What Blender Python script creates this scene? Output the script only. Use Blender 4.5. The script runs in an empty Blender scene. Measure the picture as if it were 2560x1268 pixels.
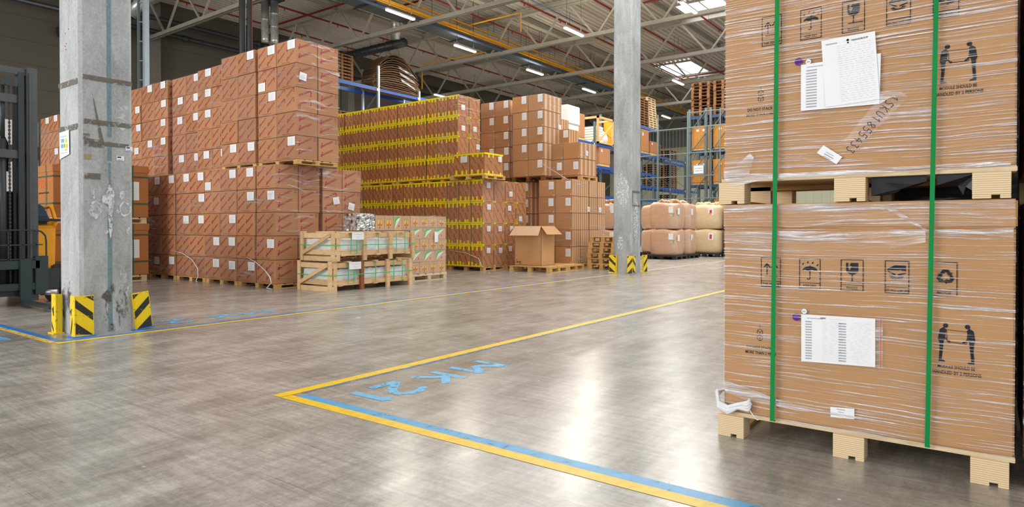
import bpy, bmesh, math, random
from mathutils import Vector, Matrix
random.seed(7)
PI = math.pi
scene = bpy.context.scene
COL = scene.collection

# ------------------------------------------------------------------ camera, world, exposure
cam_d = bpy.data.cameras.new('camera'); cam = bpy.data.objects.new('camera', cam_d); COL.objects.link(cam)
FPX = 1620.0
cam_d.sensor_fit = 'HORIZONTAL'; cam_d.sensor_width = 36.0; cam_d.lens = 36.0 * FPX / 2560.0
cam_d.clip_start = 0.05; cam_d.clip_end = 300
PITCH = math.radians(0.55)
cam_d.shift_y = -(64 - FPX * math.tan(PITCH)) / 2560.0
cam.location = (0, 0, 1.1)
cam.rotation_euler = (PI / 2 - PITCH, 0, math.radians(36.48))
scene.camera = cam
vs = scene.view_settings
vs.view_transform = 'Standard'; vs.look = 'None'; vs.gamma = 1.0; vs.use_curve_mapping = False
vs.exposure = 0.40
scene.cycles.max_bounces = 8; scene.cycles.diffuse_bounces = 4; scene.cycles.glossy_bounces = 3
scene.cycles.transparent_max_bounces = 12; scene.cycles.use_denoising = True
scene.cycles.sample_clamp_indirect = 6.0

W = bpy.data.worlds.new('daylight'); scene.world = W; W.use_nodes = True
bg = W.node_tree.nodes['Background']; bg.inputs[0].default_value = (0.93, 0.965, 1.0, 1); bg.inputs[1].default_value = 0.85

def area(name, loc, rot, sx, sy, power, col=(1, 1, 1)):
    d = bpy.data.lights.new(name, 'AREA'); d.shape = 'RECTANGLE'; d.size = sx; d.size_y = sy
    d.energy = power; d.color = col
    o = bpy.data.objects.new(name, d); COL.objects.link(o); o.location = loc; o.rotation_euler = rot
    return o
# unseen daylight behind the camera; far-left panel added to brighten the mid stacks
area('offscreen_daylight', (1.5, -9.5, 3.6), (math.radians(-82) + PI, 0, 0), 9, 5, 230, (1, .98, .95))
area('offscreen_daylight', (-15.5, -12.5, 4.2), (math.radians(-84) + PI, 0, math.radians(-8)), 12, 6, 1700, (1, .98, .95))
# overhead fill panels without fixtures; the two farthest added to brighten the back wall
for (lx, ly) in ((-5, 6), (-5, 16), (-5, 27), (-13, 21), (4, 10), (-12, 33), (-20, 30), (-20, 47), (-12, 50)):
    area('overhead_fill', (lx, ly, 9.4), (0, 0, 0), 7.5, 11, 340 if ly < 12 else 560, (1, .985, .95))

# ------------------------------------------------------------------ materials
M = {}
def nt(name):
    m = bpy.data.materials.new(name); m.use_nodes = True; M[name] = m
    t = m.node_tree; return m, t, t.nodes, t.links, t.nodes['Principled BSDF']
def N(nodes, typ, **kw):
    n = nodes.new(typ)
    for k, v in kw.items():
        if k.startswith('i_'):
            n.inputs[k[2:].replace('_', ' ')].default_value = v
        else: setattr(n, k, v)
    return n
def ramp(nodes, stops):
    r = nodes.new('ShaderNodeValToRGB'); e = r.color_ramp.elements
    while len(e) < len(stops): e.new(0.5)
    for i, (p, c) in enumerate(stops):
        e[i].position = p; e[i].color = (c, c, c, 1) if isinstance(c, (int, float)) else (*c, 1)
    return r
def coords(nodes, links, scale=(1, 1, 1), rot=(0, 0, 0), kind='Object'):
    tc = nodes.new('ShaderNodeTexCoord'); mp = nodes.new('ShaderNodeMapping')
    mp.inputs['Scale'].default_value = scale; mp.inputs['Rotation'].default_value = rot
    links.new(tc.outputs[kind], mp.inputs['Vector']); return mp.outputs['Vector']
def noise(nodes, links, vec, scale, detail=4, rough=.55, dist=0):
    n = nodes.new('ShaderNodeTexNoise'); n.inputs['Scale'].default_value = scale; n.inputs['Detail'].default_value = detail
    n.inputs['Roughness'].default_value = rough; n.inputs['Distortion'].default_value = dist
    links.new(vec, n.inputs['Vector']); return n.outputs['Fac']
def mixc(nodes, links, fac, a, b, mode='MIX'):
    n = nodes.new('ShaderNodeMix'); n.data_type = 'RGBA'; n.blend_type = mode
    for s, v in ((0, fac), (6, a), (7, b)):
        if hasattr(v, 'links'): links.new(v, n.inputs[s])
        elif isinstance(v, (int, float)): n.inputs[s].default_value = v
        else: n.inputs[s].default_value = (*v, 1)
    return n.outputs[2]
def mth(nodes, links, op, a, b=None, clamp=False):
    n = nodes.new('ShaderNodeMath'); n.operation = op; n.use_clamp = clamp
    for s, v in ((0, a), (1, b)):
        if v is None: continue
        if hasattr(v, 'links'): links.new(v, n.inputs[s])
        else: n.inputs[s].default_value = v
    return n.outputs[0]
def bump(nodes, links, h, strength, bsdf, dist=.01):
    b = nodes.new('ShaderNodeBump'); b.inputs['Strength'].default_value = strength; b.inputs['Distance'].default_value = dist
    links.new(h, b.inputs['Height']); links.new(b.outputs[0], bsdf.inputs['Normal'])

def simple(name, col, rough=.5, metal=0.0, var=0.06, scale=6, spec=.5, rnd=0.0, alpha=1.0):
    m, t, n, l, b = nt(name)
    v = coords(n, l)
    f = noise(n, l, v, scale, 5)
    d = tuple(max(0, c * (1 - var * 2)) for c in col); u = tuple(min(1, c * (1 + var)) for c in col)
    r = ramp(n, [(.3, d), (.7, u)]); l.new(f, r.inputs[0])
    out = r.outputs[0]
    if rnd:
        oi = n.new('ShaderNodeObjectInfo'); hs = n.new('ShaderNodeHueSaturation')
        mr = n.new('ShaderNodeMapRange'); mr.inputs[3].default_value = 1 - rnd; mr.inputs[4].default_value = 1 + rnd * .6
        l.new(oi.outputs['Random'], mr.inputs[0]); l.new(mr.outputs[0], hs.inputs['Value']); l.new(out, hs.inputs['Color']); out = hs.outputs[0]
    l.new(out, b.inputs['Base Color'])
    b.inputs['Roughness'].default_value = rough; b.inputs['Metallic'].default_value = metal
    b.inputs['Specular IOR Level'].default_value = spec
    if alpha < 1: b.inputs['Alpha'].default_value = alpha
    return m

def cardboard(name, col, rnd=.07):
    m, t, n, l, b = nt(name)
    v = coords(n, l); f = noise(n, l, v, 3.0, 4)
    v2 = coords(n, l, (90, 90, 2.5)); f2 = noise(n, l, v2, 1.5, 3)
    r = ramp(n, [(.3, tuple(c * .86 for c in col)), (.7, tuple(min(1, c * 1.05) for c in col))]); l.new(f, r.inputs[0])
    c2 = mixc(n, l, .35, r.outputs[0], mixc(n, l, f2, tuple(c * .86 for c in col), tuple(min(1, c * 1.1) for c in col)))
    oi = n.new('ShaderNodeObjectInfo'); hs = n.new('ShaderNodeHueSaturation')
    mr = n.new('ShaderNodeMapRange'); mr.inputs[3].default_value = 1 - rnd; mr.inputs[4].default_value = 1 + rnd
    l.new(oi.outputs['Random'], mr.inputs[0]); l.new(mr.outputs[0], hs.inputs['Value']); l.new(c2, hs.inputs['Color'])
    l.new(hs.outputs[0], b.inputs['Base Color']); b.inputs['Roughness'].default_value = .72; b.inputs['Specular IOR Level'].default_value = .25
    return m
cardboard('card', (.46, .215, .098), .13); cardboard('card_yellowish', (.50, .25, .105), .12); cardboard('card_big', (.51, .28, .12), .02)
cardboard('card_light', (.62, .35, .165)); cardboard('card_orange', (.47, .195, .065)); cardboard('card_amber', (.56, .25, .05)); cardboard('card_pale', (.74, .50, .31))
cardboard('card_old', (.17, .095, .05), .35); cardboard('card_juice', (.62, .40, .24))
simple('red_print', (.36, .018, .03), .6); simple('word_orange', (.78, .15, .03), .6); simple('orange_red_print', (.60, .05, .03), .6); simple('bright_red', (.62, .05, .04), .6)
simple('ink', (.010, .012, .018), .7, spec=.1); simple('marker', (.03, .01, .025), .5)
simple('yellow_tape', (1.0, .80, .0), .4); simple('paper', (.86, .87, .90), .55, var=.02)
simple('paper_ink', (.38, .40, .45), .6); simple('paper_line', (.66, .68, .74), .6); simple('purple', (.10, .012, .26), .5, spec=.2); simple('brown_print', (.30, .16, .08), .6)
simple('green_strap', (.0, .25, .055), .55, spec=.2); simple('green_thin', (.04, .52, .16), .35); simple('dark_green', (.01, .12, .08), .4)
simple('black', (.012, .012, .013), .5); simple('dark_metal', (.035, .045, .05), .45, .2); simple('mast_grey', (.085, .09, .095), .4, .3)
simple('fork_dark', (.03, .05, .055), .45, .2); simple('rubber', (.02, .02, .02), .7)
simple('fl_yellow', (.95, .40, .003), .35); simple('seat_navy', (.025, .045, .09), .6)
simple('galv', (.42, .50, .56), .4, .5); simple('rack_grey', (.11, .15, .17), .5, .1); simple('rack_blue', (.006, .07, .34), .4)
simple('rack_darkblue', (.02, .05, .13), .45); simple('yellow_clip', (.85, .70, .03), .4)
simple('truss_paint', (.43, .40, .33), .45); simple('truss_white', (.80, .79, .77), .4); simple('deck_paint', (.64, .59, .51), .85, var=.02, spec=.15)
simple('pipe_orange', (.85, .40, .02), .35); simple('pipe_red', (.24, .010, .012), .5); simple('pipe_dark', (.05, .055, .06), .4, .3)
simple('tray', (.09, .10, .10), .6, .0); simple('pipe_blue', (.09, .115, .17), .8, .0, spec=.2)
simple('duct_silver', (.62, .62, .60), .3, .6, var=.15, scale=14)
simple('wall_col', (.20, .18, .155), .7); simple('wall_pale', (.72, .72, .60), .7); simple('white_panel', (.80, .80, .80), .5)
simple('plastic_black', (.02, .022, .025), .4); simple('styro', (.84, .86, .78), .6); simple('white_bag', (.80, .82, .85), .35)
simple('rust', (.30, .095, .03), .7); simple('box_green', (.10, .52, .09), .5); simple('box_orange', (.92, .46, .03), .5)
simple('blue_sticker', (.15, .55, .80), .5); simple('green_sticker', (.20, .55, .15), .5); simple('rail_green', (.15, .20, .19), .5, .0)
simple('pallet_dark', (.22, .095, .03), .75, var=.2, rnd=.3); simple('steel', (.55, .56, .58), .3, .9)
simple('pack_film', (.66, .74, .82), .18, .55, var=.5, scale=16); simple('blue_frame', (.10, .42, .68), .4); simple('dark_film', (.006, .006, .007), .3, var=.3, scale=20, spec=.25)

def wood(name, a, c, sc=(1, 1, 1)):
    m, t, n, l, b = nt(name)
    v = coords(n, l, (3, 3, 28)); f = noise(n, l, v, 2, 5, .6, .6)
    v2 = coords(n, l); f2 = noise(n, l, v2, 5, 3)
    r = ramp(n, [(.28, a), (.62, c)]); l.new(f, r.inputs[0])
    col = mixc(n, l, mth(n, l, 'MULTIPLY', f2, .45), r.outputs[0], tuple(x * .62 for x in a))
    oi = n.new('ShaderNodeObjectInfo'); hs = n.new('ShaderNodeHueSaturation')
    mr = n.new('ShaderNodeMapRange'); mr.inputs[3].default_value = .85; mr.inputs[4].default_value = 1.12
    l.new(oi.outputs['Random'], mr.inputs[0]); l.new(mr.outputs[0], hs.inputs['Value']); l.new(col, hs.inputs['Color'])
    l.new(hs.outputs[0], b.inputs['Base Color']); b.inputs['Roughness'].default_value = .7; b.inputs['Specular IOR Level'].default_value = .2
    bump(n, l, f, .25, b, .004)
wood('wood', (.62, .33, .10), (.84, .54, .22)); wood('wood_crate', (.66, .40, .19), (.86, .63, .37)); wood('wood_pale', (.64, .46, .26), (.86, .70, .46))

# plywood block: thin horizontal plies
m, t, n, l, b = nt('plywood')
v = coords(n, l, (2, 2, 90)); f = noise(n, l, v, 1, 3, .5)
v2 = coords(n, l, (1, 1, 1)); wv = n.new('ShaderNodeTexWave'); wv.bands_direction = 'Z'; wv.inputs['Scale'].default_value = 34; wv.inputs['Distortion'].default_value = .9
wv.inputs['Detail'].default_value = 3; l.new(v2, wv.inputs['Vector'])
r = ramp(n, [(0, (.42, .26, .12)), (.14, (.72, .55, .34)), (.8, (.84, .69, .46))]); l.new(wv.outputs['Fac'], r.inputs[0])
l.new(mixc(n, l, mth(n, l, 'MULTIPLY', f, .5), r.outputs[0], (.72, .50, .27)), b.inputs['Base Color']); b.inputs['Roughness'].default_value = .7
bump(n, l, wv.outputs['Fac'], .1, b, .003)

# floor
m, t, n, l, b = nt('floor_concrete')
tc = n.new('ShaderNodeTexCoord')
def mp(scale, rz=0):
    q = n.new('ShaderNodeMapping'); q.inputs['Scale'].default_value = scale; q.inputs['Rotation'].default_value = (0, 0, rz)
    l.new(tc.outputs['Object'], q.inputs['Vector']); return q.outputs[0]
big = noise(n, l, mp((1, 1, 1)), .35, 5, .6, .1)
streak = noise(n, l, mp((7.5, 1.3, 1), math.radians(12)), 1.3, 8, .66, .0)
streak2 = noise(n, l, mp((1.6, 14, 1), math.radians(-8)), 1.8, 7, .64, .0)
fine = noise(n, l, mp((1, 1, 1)), 38, 4, .7)
blot = noise(n, l, mp((1.6, .9, 1), .3), 1.9, 7, .64, .1)
base = ramp(n, [(.36, (.27, .252, .228)), (.5, (.385, .366, .338)), (.64, (.51, .495, .468))]); l.new(streak, base.inputs[0])
brp = ramp(n, [(.38, 0.0), (.62, 1.0)]); l.new(blot, brp.inputs[0])
c = mixc(n, l, .5, base.outputs[0], mixc(n, l, brp.outputs[0], (.255, .238, .215), (.55, .535, .505)))
bl = ramp(n, [(.38, .84), (.6, 1.05)]); l.new(big, bl.inputs[0]); c = mixc(n, l, 1.0, c, bl.outputs[0], 'MULTIPLY')
s2 = ramp(n, [(.38, .82), (.60, 1.06)]); l.new(streak2, s2.inputs[0]); c = mixc(n, l, 1.0, c, s2.outputs[0], 'MULTIPLY')
fr = ramp(n, [(.36, .86), (.6, 1.05)]); l.new(fine, fr.inputs[0]); c = mixc(n, l, 1.0, c, fr.outputs[0], 'MULTIPLY')
# scratches: thin dark lines from stretched voronoi cells
for rz, sc_, th in ((.5, (.25, 30, 1), .009), (-1.0, (.3, 34, 1), .008), (1.25, (.25, 26, 1), .008), (.95, (.2, 40, 1), .007)):
    w = noise(n, l, mp(sc_, rz), 1.0, 2, .4, .15)
    d = mth(n, l, 'ABSOLUTE', mth(n, l, 'SUBTRACT', w, .5))
    lr = ramp(n, [(0, 0.0), (th, 1.0)]); l.new(d, lr.inputs[0])
    gate = noise(n, l, mp((1, 1, 1), rz), .9, 3, .5); gr = ramp(n, [(.52, 1.0), (.60, 0.0)]); l.new(gate, gr.inputs[0])
    k = mth(n, l, 'MAXIMUM', lr.outputs[0], gr.outputs[0])
    c = mixc(n, l, mth(n, l, 'MULTIPLY', mth(n, l, 'SUBTRACT', 1.0, k), .5), c, (.10, .095, .09))
# small pale specks and dark pits
vo = n.new('ShaderNodeTexVoronoi'); vo.inputs['Scale'].default_value = 3.2; l.new(mp((1, 1, 1)), vo.inputs['Vector'])
vr = ramp(n, [(.018, 1.0), (.03, 0.0)]); l.new(vo.outputs['Distance'], vr.inputs[0]); c = mixc(n, l, vr.outputs[0], c, (.78, .78, .76))
vo2 = n.new('ShaderNodeTexVoronoi'); vo2.inputs['Scale'].default_value = 5.1; l.new(mp((1, 1, 1), 1), vo2.inputs['Vector'])
vr2 = ramp(n, [(.02, .7), (.035, 0.0)]); l.new(vo2.outputs['Distance'], vr2.inputs[0]); c = mixc(n, l, vr2.outputs[0], c, (.12, .11, .10))
l.new(c, b.inputs['Base Color'])
b.inputs['Roughness'].default_value = .235
b.inputs['Specular IOR Level'].default_value = .7
bump(n, l, mth(n, l, 'ADD', mth(n, l, 'MULTIPLY', streak, .6), mth(n, l, 'MULTIPLY', fine, .25)), .06, b, .01)

def painted(name, col, wear=.46, sharp=.05, under=None):
    """worn floor paint: patches rubbed away"""
    m, t, n, l, b = nt(name)
    v = coords(n, l, (1, 1, 1), (0, 0, .3), 'Object'); geo = n.new('ShaderNodeNewGeometry')
    f = noise(n, l, geo.outputs['Position'], 14, 7, .72, .4); f1 = noise(n, l, geo.outputs['Position'], 1.3, 3, .6)
    s = mth(n, l, 'ADD', mth(n, l, 'MULTIPLY', f, .7), mth(n, l, 'MULTIPLY', f1, .3))
    r = ramp(n, [(wear - sharp, 0.0), (wear + sharp, 1.0)]); l.new(s, r.inputs[0]); l.new(r.outputs[0], b.inputs['Alpha'])
    cr = ramp(n, [(.3, tuple(x * .75 for x in col)), (.6, col)]); l.new(f, cr.inputs[0]); l.new(cr.outputs[0], b.inputs['Base Color'])
    b.inputs['Roughness'].default_value = .38
painted('line_yellow', (.90, .60, .012), .34, .04); painted('line_blue', (.09, .40, .74), .40, .05); painted('line_blue_worn', (.08, .22, .45), .50, .06)
painted('line_light_blue', (.14, .50, .85), .43, .05); painted('line_deep_blue', (.02, .22, .75), .38, .05); painted('line_yellow_worn', (.85, .60, .15), .43, .08)

# guard plates: yellow with worn edges
def worn_plate(name, col, chip):
    m, t, n, l, b = nt(name)
    v = coords(n, l); f = noise(n, l, v, 11, 8, .75, 1.2)
    r = ramp(n, [(.385, chip), (.41, col)]); l.new(f, r.inputs[0]); l.new(r.outputs[0], b.inputs['Base Color']); b.inputs['Roughness'].default_value = .38
worn_plate('guard_yellow', (.93, .66, .01), (.10, .09, .05)); worn_plate('guard_black', (.025, .025, .022), (.80, .56, .02))

# column concrete
m, t, n, l, b = nt('column_concrete')
v = coords(n, l, (1, 1, .35)); f = noise(n, l, v, 3.2, 7, .65, .7); f2 = noise(n, l, coords(n, l), 44, 5, .7); f3 = noise(n, l, coords(n, l, (6, 6, .6)), 2.2, 4, .6)
r = ramp(n, [(.36, (.27, .285, .29)), (.5, (.42, .445, .455)), (.62, (.56, .59, .605))]); l.new(f, r.inputs[0])
cr2 = ramp(n, [(.36, 0.0), (.64, 1.0)]); l.new(f2, cr2.inputs[0])
c = mixc(n, l, .32, r.outputs[0], mixc(n, l, cr2.outputs[0], (.14, .15, .155), (.56, .59, .60)))
c = mixc(n, l, mth(n, l, 'MULTIPLY', f3, .35), c, (.32, .32, .30))
vo = n.new('ShaderNodeTexVoronoi'); vo.inputs['Scale'].default_value = 11; l.new(coords(n, l), vo.inputs['Vector'])
vr = ramp(n, [(.03, 1.0), (.06, 0.0)]); l.new(vo.outputs['Distance'], vr.inputs[0]); c = mixc(n, l, mth(n, l, 'MULTIPLY', vr.outputs[0], .8), c, (.20, .20, .19))
l.new(c, b.inputs['Base Color']); b.inputs['Roughness'].default_value = .75; bump(n, l, f2, .25, b, .006)
def stain(name, col, lo, hi, scale=9, st=(1, 1, 1)):
    m, t, n, l, b = nt(name)
    f = noise(n, l, coords(n, l, st), scale, 7, .7, .6); r = ramp(n, [(lo, 0.0), (hi, 1.0)]); l.new(f, r.inputs[0]); l.new(r.outputs[0], b.inputs['Alpha'])
    b.inputs['Base Color'].default_value = (*col, 1); b.inputs['Roughness'].default_value = .8
stain('tape_brown', (.16, .14, .115), .40, .52, 16); stain('plaster', (.70, .73, .75), .42, .56, 22); stain('rub_dark', (.10, .09, .08), .50, .62, 14, (1, 1, .5))
stain('tape_tan', (.34, .29, .13), .30, .4, 20); stain('strip_blue', (.17, .27, .31), .34, .50, 24); stain('plaster_soft', (.60, .63, .64), .38, .62, 16)

# left wall panels
m, t, n, l, b = nt('wall_panel')
sx = n.new('ShaderNodeSeparateXYZ'); geo = n.new('ShaderNodeNewGeometry'); l.new(geo.outputs['Position'], sx.inputs[0])
zz = mth(n, l, 'FRACT', mth(n, l, 'DIVIDE', sx.outputs[2], 1.0)); ln = mth(n, l, 'LESS_THAN', zz, .035)
rib = mth(n, l, 'FRACT', mth(n, l, 'MULTIPLY', sx.outputs[2], 9)); rb = ramp(n, [(0, .86), (.2, 1.0)]); l.new(rib, rb.inputs[0])
c = mixc(n, l, 1.0, (.125, .11, .085), rb.outputs[0], 'MULTIPLY'); c = mixc(n, l, ln, c, (.08, .075, .065)); l.new(c, b.inputs['Base Color']); b.inputs['Roughness'].default_value = .6
m, t, n, l, b = nt('wall_back_panel')
sx = n.new('ShaderNodeSeparateXYZ'); geo = n.new('ShaderNodeNewGeometry'); l.new(geo.outputs['Position'], sx.inputs[0])
rib = mth(n, l, 'FRACT', mth(n, l, 'MULTIPLY', sx.outputs[0], 1.5)); rb = ramp(n, [(0, .8), (.1, 1.0)]); l.new(rib, rb.inputs[0])
hi = ramp(n, [(.0, (.72, .72, .52)), (1.0, (.27, .26, .235))])
e = hi.color_ramp; e.interpolation = 'CONSTANT'; e.elements[0].position = 0; e.elements[1].position = .76
l.new(mth(n, l, 'DIVIDE', sx.outputs[2], 12.0), hi.inputs[0])
l.new(mixc(n, l, 1.0, hi.outputs[0], rb.outputs[0], 'MULTIPLY'), b.inputs['Base Color'])

# stretch film: clear glossy film, whitish folds; wrinkle glints painted as white streaks
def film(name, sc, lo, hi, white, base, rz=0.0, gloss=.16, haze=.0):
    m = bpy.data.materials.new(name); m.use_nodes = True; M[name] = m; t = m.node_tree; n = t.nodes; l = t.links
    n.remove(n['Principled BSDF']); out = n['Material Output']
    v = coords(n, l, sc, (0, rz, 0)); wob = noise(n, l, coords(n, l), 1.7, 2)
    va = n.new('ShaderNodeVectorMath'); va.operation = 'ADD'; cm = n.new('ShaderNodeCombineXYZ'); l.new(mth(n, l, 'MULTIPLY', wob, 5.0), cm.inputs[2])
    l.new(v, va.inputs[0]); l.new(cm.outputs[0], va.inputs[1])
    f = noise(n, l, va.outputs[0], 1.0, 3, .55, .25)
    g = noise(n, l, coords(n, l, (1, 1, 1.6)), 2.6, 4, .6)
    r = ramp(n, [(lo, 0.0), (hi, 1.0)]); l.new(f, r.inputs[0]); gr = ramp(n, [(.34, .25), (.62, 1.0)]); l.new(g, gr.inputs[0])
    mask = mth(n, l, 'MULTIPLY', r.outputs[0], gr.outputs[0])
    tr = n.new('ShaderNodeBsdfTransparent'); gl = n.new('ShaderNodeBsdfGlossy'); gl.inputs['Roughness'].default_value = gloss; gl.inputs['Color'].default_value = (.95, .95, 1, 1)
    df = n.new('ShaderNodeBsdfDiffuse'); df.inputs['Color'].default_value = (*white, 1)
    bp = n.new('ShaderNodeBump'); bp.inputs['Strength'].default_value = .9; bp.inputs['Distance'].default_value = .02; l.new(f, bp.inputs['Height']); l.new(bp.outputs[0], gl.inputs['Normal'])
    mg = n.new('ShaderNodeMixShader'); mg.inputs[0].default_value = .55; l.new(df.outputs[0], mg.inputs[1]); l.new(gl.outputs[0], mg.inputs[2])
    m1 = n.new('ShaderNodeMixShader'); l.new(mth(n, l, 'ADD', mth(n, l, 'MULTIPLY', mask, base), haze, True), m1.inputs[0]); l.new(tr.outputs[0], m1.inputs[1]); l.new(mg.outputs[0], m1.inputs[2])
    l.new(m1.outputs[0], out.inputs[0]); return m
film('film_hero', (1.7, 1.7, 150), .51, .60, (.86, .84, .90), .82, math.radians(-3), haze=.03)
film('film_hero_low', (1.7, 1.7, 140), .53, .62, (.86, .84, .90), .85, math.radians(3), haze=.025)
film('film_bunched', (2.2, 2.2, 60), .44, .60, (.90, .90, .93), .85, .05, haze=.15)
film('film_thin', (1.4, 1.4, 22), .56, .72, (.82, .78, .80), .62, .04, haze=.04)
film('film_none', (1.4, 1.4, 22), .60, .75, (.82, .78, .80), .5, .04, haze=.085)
def emit(name, col, s):
    m = bpy.data.materials.new(name); m.use_nodes = True; M[name] = m; n = m.node_tree.nodes; l = m.node_tree.links
    n.remove(n['Principled BSDF']); e = n.new('ShaderNodeEmission'); e.inputs[0].default_value = (*col, 1); e.inputs[1].default_value = s; l.new(e.outputs[0], n['Material Output'].inputs[0])
emit('lamp_glow', (1, .98, .82), 14); emit('skylight_glow', (.92, .94, 1), 3.2)

# ------------------------------------------------------------------ geometry helpers
class MB:
    def __init__(s): s.v = []; s.f = []; s.m = []
    def face(s, pts, mi=0):
        k = len(s.v); s.v += [tuple(p) for p in pts]; s.f.append(tuple(range(k, k + len(pts)))); s.m.append(mi); return s
    def mesh(s, vs, fs, mi=0):
        k = len(s.v); s.v += [tuple(p) for p in vs]; s.f += [tuple(i + k for i in f) for f in fs]; s.m += [mi] * len(fs); return s
    def box(s, x0, y0, z0, x1, y1, z1, mi=0):
        vs_ = [(x0, y0, z0), (x1, y0, z0), (x1, y1, z0), (x0, y1, z0), (x0, y0, z1), (x1, y0, z1), (x1, y1, z1), (x0, y1, z1)]
        return s.mesh(vs_, [(0, 3, 2, 1), (4, 5, 6, 7), (0, 1, 5, 4), (1, 2, 6, 5), (2, 3, 7, 6), (3, 0, 4, 7)], mi)
    def rbox(s, x0, y0, z0, x1, y1, z1, c=.006, mi=0):
        k = []; X = (x0, x1); Y = (y0, y1); Z = (z0, z1); sg = (1, -1)
        for i in (0, 1):
            for j in (0, 1):
                for l_ in (0, 1):
                    a, b_, d = X[i], Y[j], Z[l_]; k += [(a, b_ + c * sg[j], d + c * sg[l_]), (a + c * sg[i], b_, d + c * sg[l_]), (a + c * sg[i], b_ + c * sg[j], d)]
        I = lambda i, j, l_, t: (i * 4 + j * 2 + l_) * 3 + t
        F_ = []
        for i in (0, 1): F_.append([I(i, 0, 0, 0), I(i, 1, 0, 0), I(i, 1, 1, 0), I(i, 0, 1, 0)][::1 if i else -1])
        for j in (0, 1): F_.append([I(0, j, 0, 1), I(1, j, 0, 1), I(1, j, 1, 1), I(0, j, 1, 1)][::-1 if j else 1])
        for l_ in (0, 1): F_.append([I(0, 0, l_, 2), I(1, 0, l_, 2), I(1, 1, l_, 2), I(0, 1, l_, 2)][::1 if l_ else -1])
        for a in (0, 1):
            for b_ in (0, 1):
                F_.append([I(a, b_, 0, 0), I(a, b_, 1, 0), I(a, b_, 1, 1), I(a, b_, 0, 1)]); F_.append([I(a, 0, b_, 0), I(a, 1, b_, 0), I(a, 1, b_, 2), I(a, 0, b_, 2)]); F_.append([I(0, a, b_, 1), I(1, a, b_, 1), I(1, a, b_, 2), I(0, a, b_, 2)])
                for d in (0, 1): F_.append([I(a, b_, d, 0), I(a, b_, d, 1), I(a, b_, d, 2)]) 
        ctr = Vector(((x0 + x1) / 2, (y0 + y1) / 2, (z0 + z1) / 2)); out = []
        for f in F_:
            p = [Vector(k[i]) for i in f]; nrm = (p[1] - p[0]).cross(p[2] - p[0]); m_ = sum(p, Vector()) / len(p)
            out.append(tuple(f) if nrm.dot(m_ - ctr) > 0 else tuple(f[::-1]))
        return s.mesh(k, out, mi)
    def bar(s, p, q, w, h, mi=0, up=(0, 0, 1)):
        p, q = Vector(p), Vector(q); d = (q - p).normalized(); u = Vector(up)
        a = d.cross(u)
        if a.length < 1e-4: a = d.cross(Vector((1, 0, 0)))
        a.normalize(); u = a.cross(d).normalized(); a *= w / 2; u *= h / 2
        vs_ = [p - a - u, p + a - u, p + a + u, p - a + u, q - a - u, q + a - u, q + a + u, q - a + u]
        return s.mesh(vs_, [(0, 1, 2, 3), (7, 6, 5, 4), (0, 4, 5, 1), (1, 5, 6, 2), (2, 6, 7, 3), (3, 7, 4, 0)], mi)
    def tube(s, pts, r, n=10, mi=0, caps=True):
        pts = [Vector(p) for p in pts]; rs = r if isinstance(r, (list, tuple)) else [r] * len(pts); k = len(s.v); ref = None
        for i, p in enumerate(pts):
            d = (pts[min(i + 1, len(pts) - 1)] - pts[max(i - 1, 0)]).normalized()
            if ref is None:
                ref = d.cross(Vector((0, 0, 1)));
                if ref.length < .01: ref = d.cross(Vector((1, 0, 0)))
            a = (ref - d * ref.dot(d)).normalized(); ref = a; c = d.cross(a)
            for j in range(n):
                t = 2 * PI * j / n; s.v.append(tuple(p + (a * math.cos(t) + c * math.sin(t)) * rs[i]))
        for i in range(len(pts) - 1):
            for j in range(n):
                A = k + i * n + j; B = k + i * n + (j + 1) % n; s.f.append((A, B, B + n, A + n)); s.m.append(mi)
        if caps:
            s.f.append(tuple(k + j for j in range(n))[::-1]); s.m.append(mi)
            e = k + (len(pts) - 1) * n; s.f.append(tuple(e + j for j in range(n))); s.m.append(mi)
        return s
    def build(s, name, mats, parent=None, loc=None, rz=0, smooth=False, bevel=0):
        me = bpy.data.meshes.new(name); me.from_pydata(s.v, [], s.f); 
        for q in (mats if isinstance(mats, (list, tuple)) else [mats]): me.materials.append(M[q])
        for p, mi in zip(me.polygons, s.m): p.material_index = mi; p.use_smooth = smooth
        me.update()
        if bevel:
            bmm = bmesh.new(); bmm.from_mesh(me); bmesh.ops.bevel(bmm, geom=bmm.edges[:], offset=bevel, segments=2, affect='EDGES', clamp_overlap=True); bmm.to_mesh(me); bmm.free()
        o = bpy.data.objects.new(name, me); COL.objects.link(o)
        if parent: o.parent = parent
        if loc is not None: o.location = loc
        if rz: o.rotation_euler = (0, 0, rz)
        return o
def tag(o, label=None, cat=None, group=None, kind=None):
    if label: o['label'] = label
    if cat: o['category'] = cat
    if group: o['group'] = group
    if kind: o['kind'] = kind
    return o
def empty(name, loc, rz=0):
    o = bpy.data.objects.new(name, None); COL.objects.link(o); o.location = loc; o.rotation_euler = (0, 0, rz); o.empty_display_size = .2; return o
def kids(o): return [c for c in COL.objects if c.parent == o]
def dup(o, loc=None, rz=None, childs=None):
    c = o.copy(); COL.objects.link(c)
    if loc is not None: c.location = loc
    if rz is not None: c.rotation_euler = (0, 0, rz)
    for k in (kids(o) if childs is None else childs):
        d = k.copy(); COL.objects.link(d); d.parent = c
    return c

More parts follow.
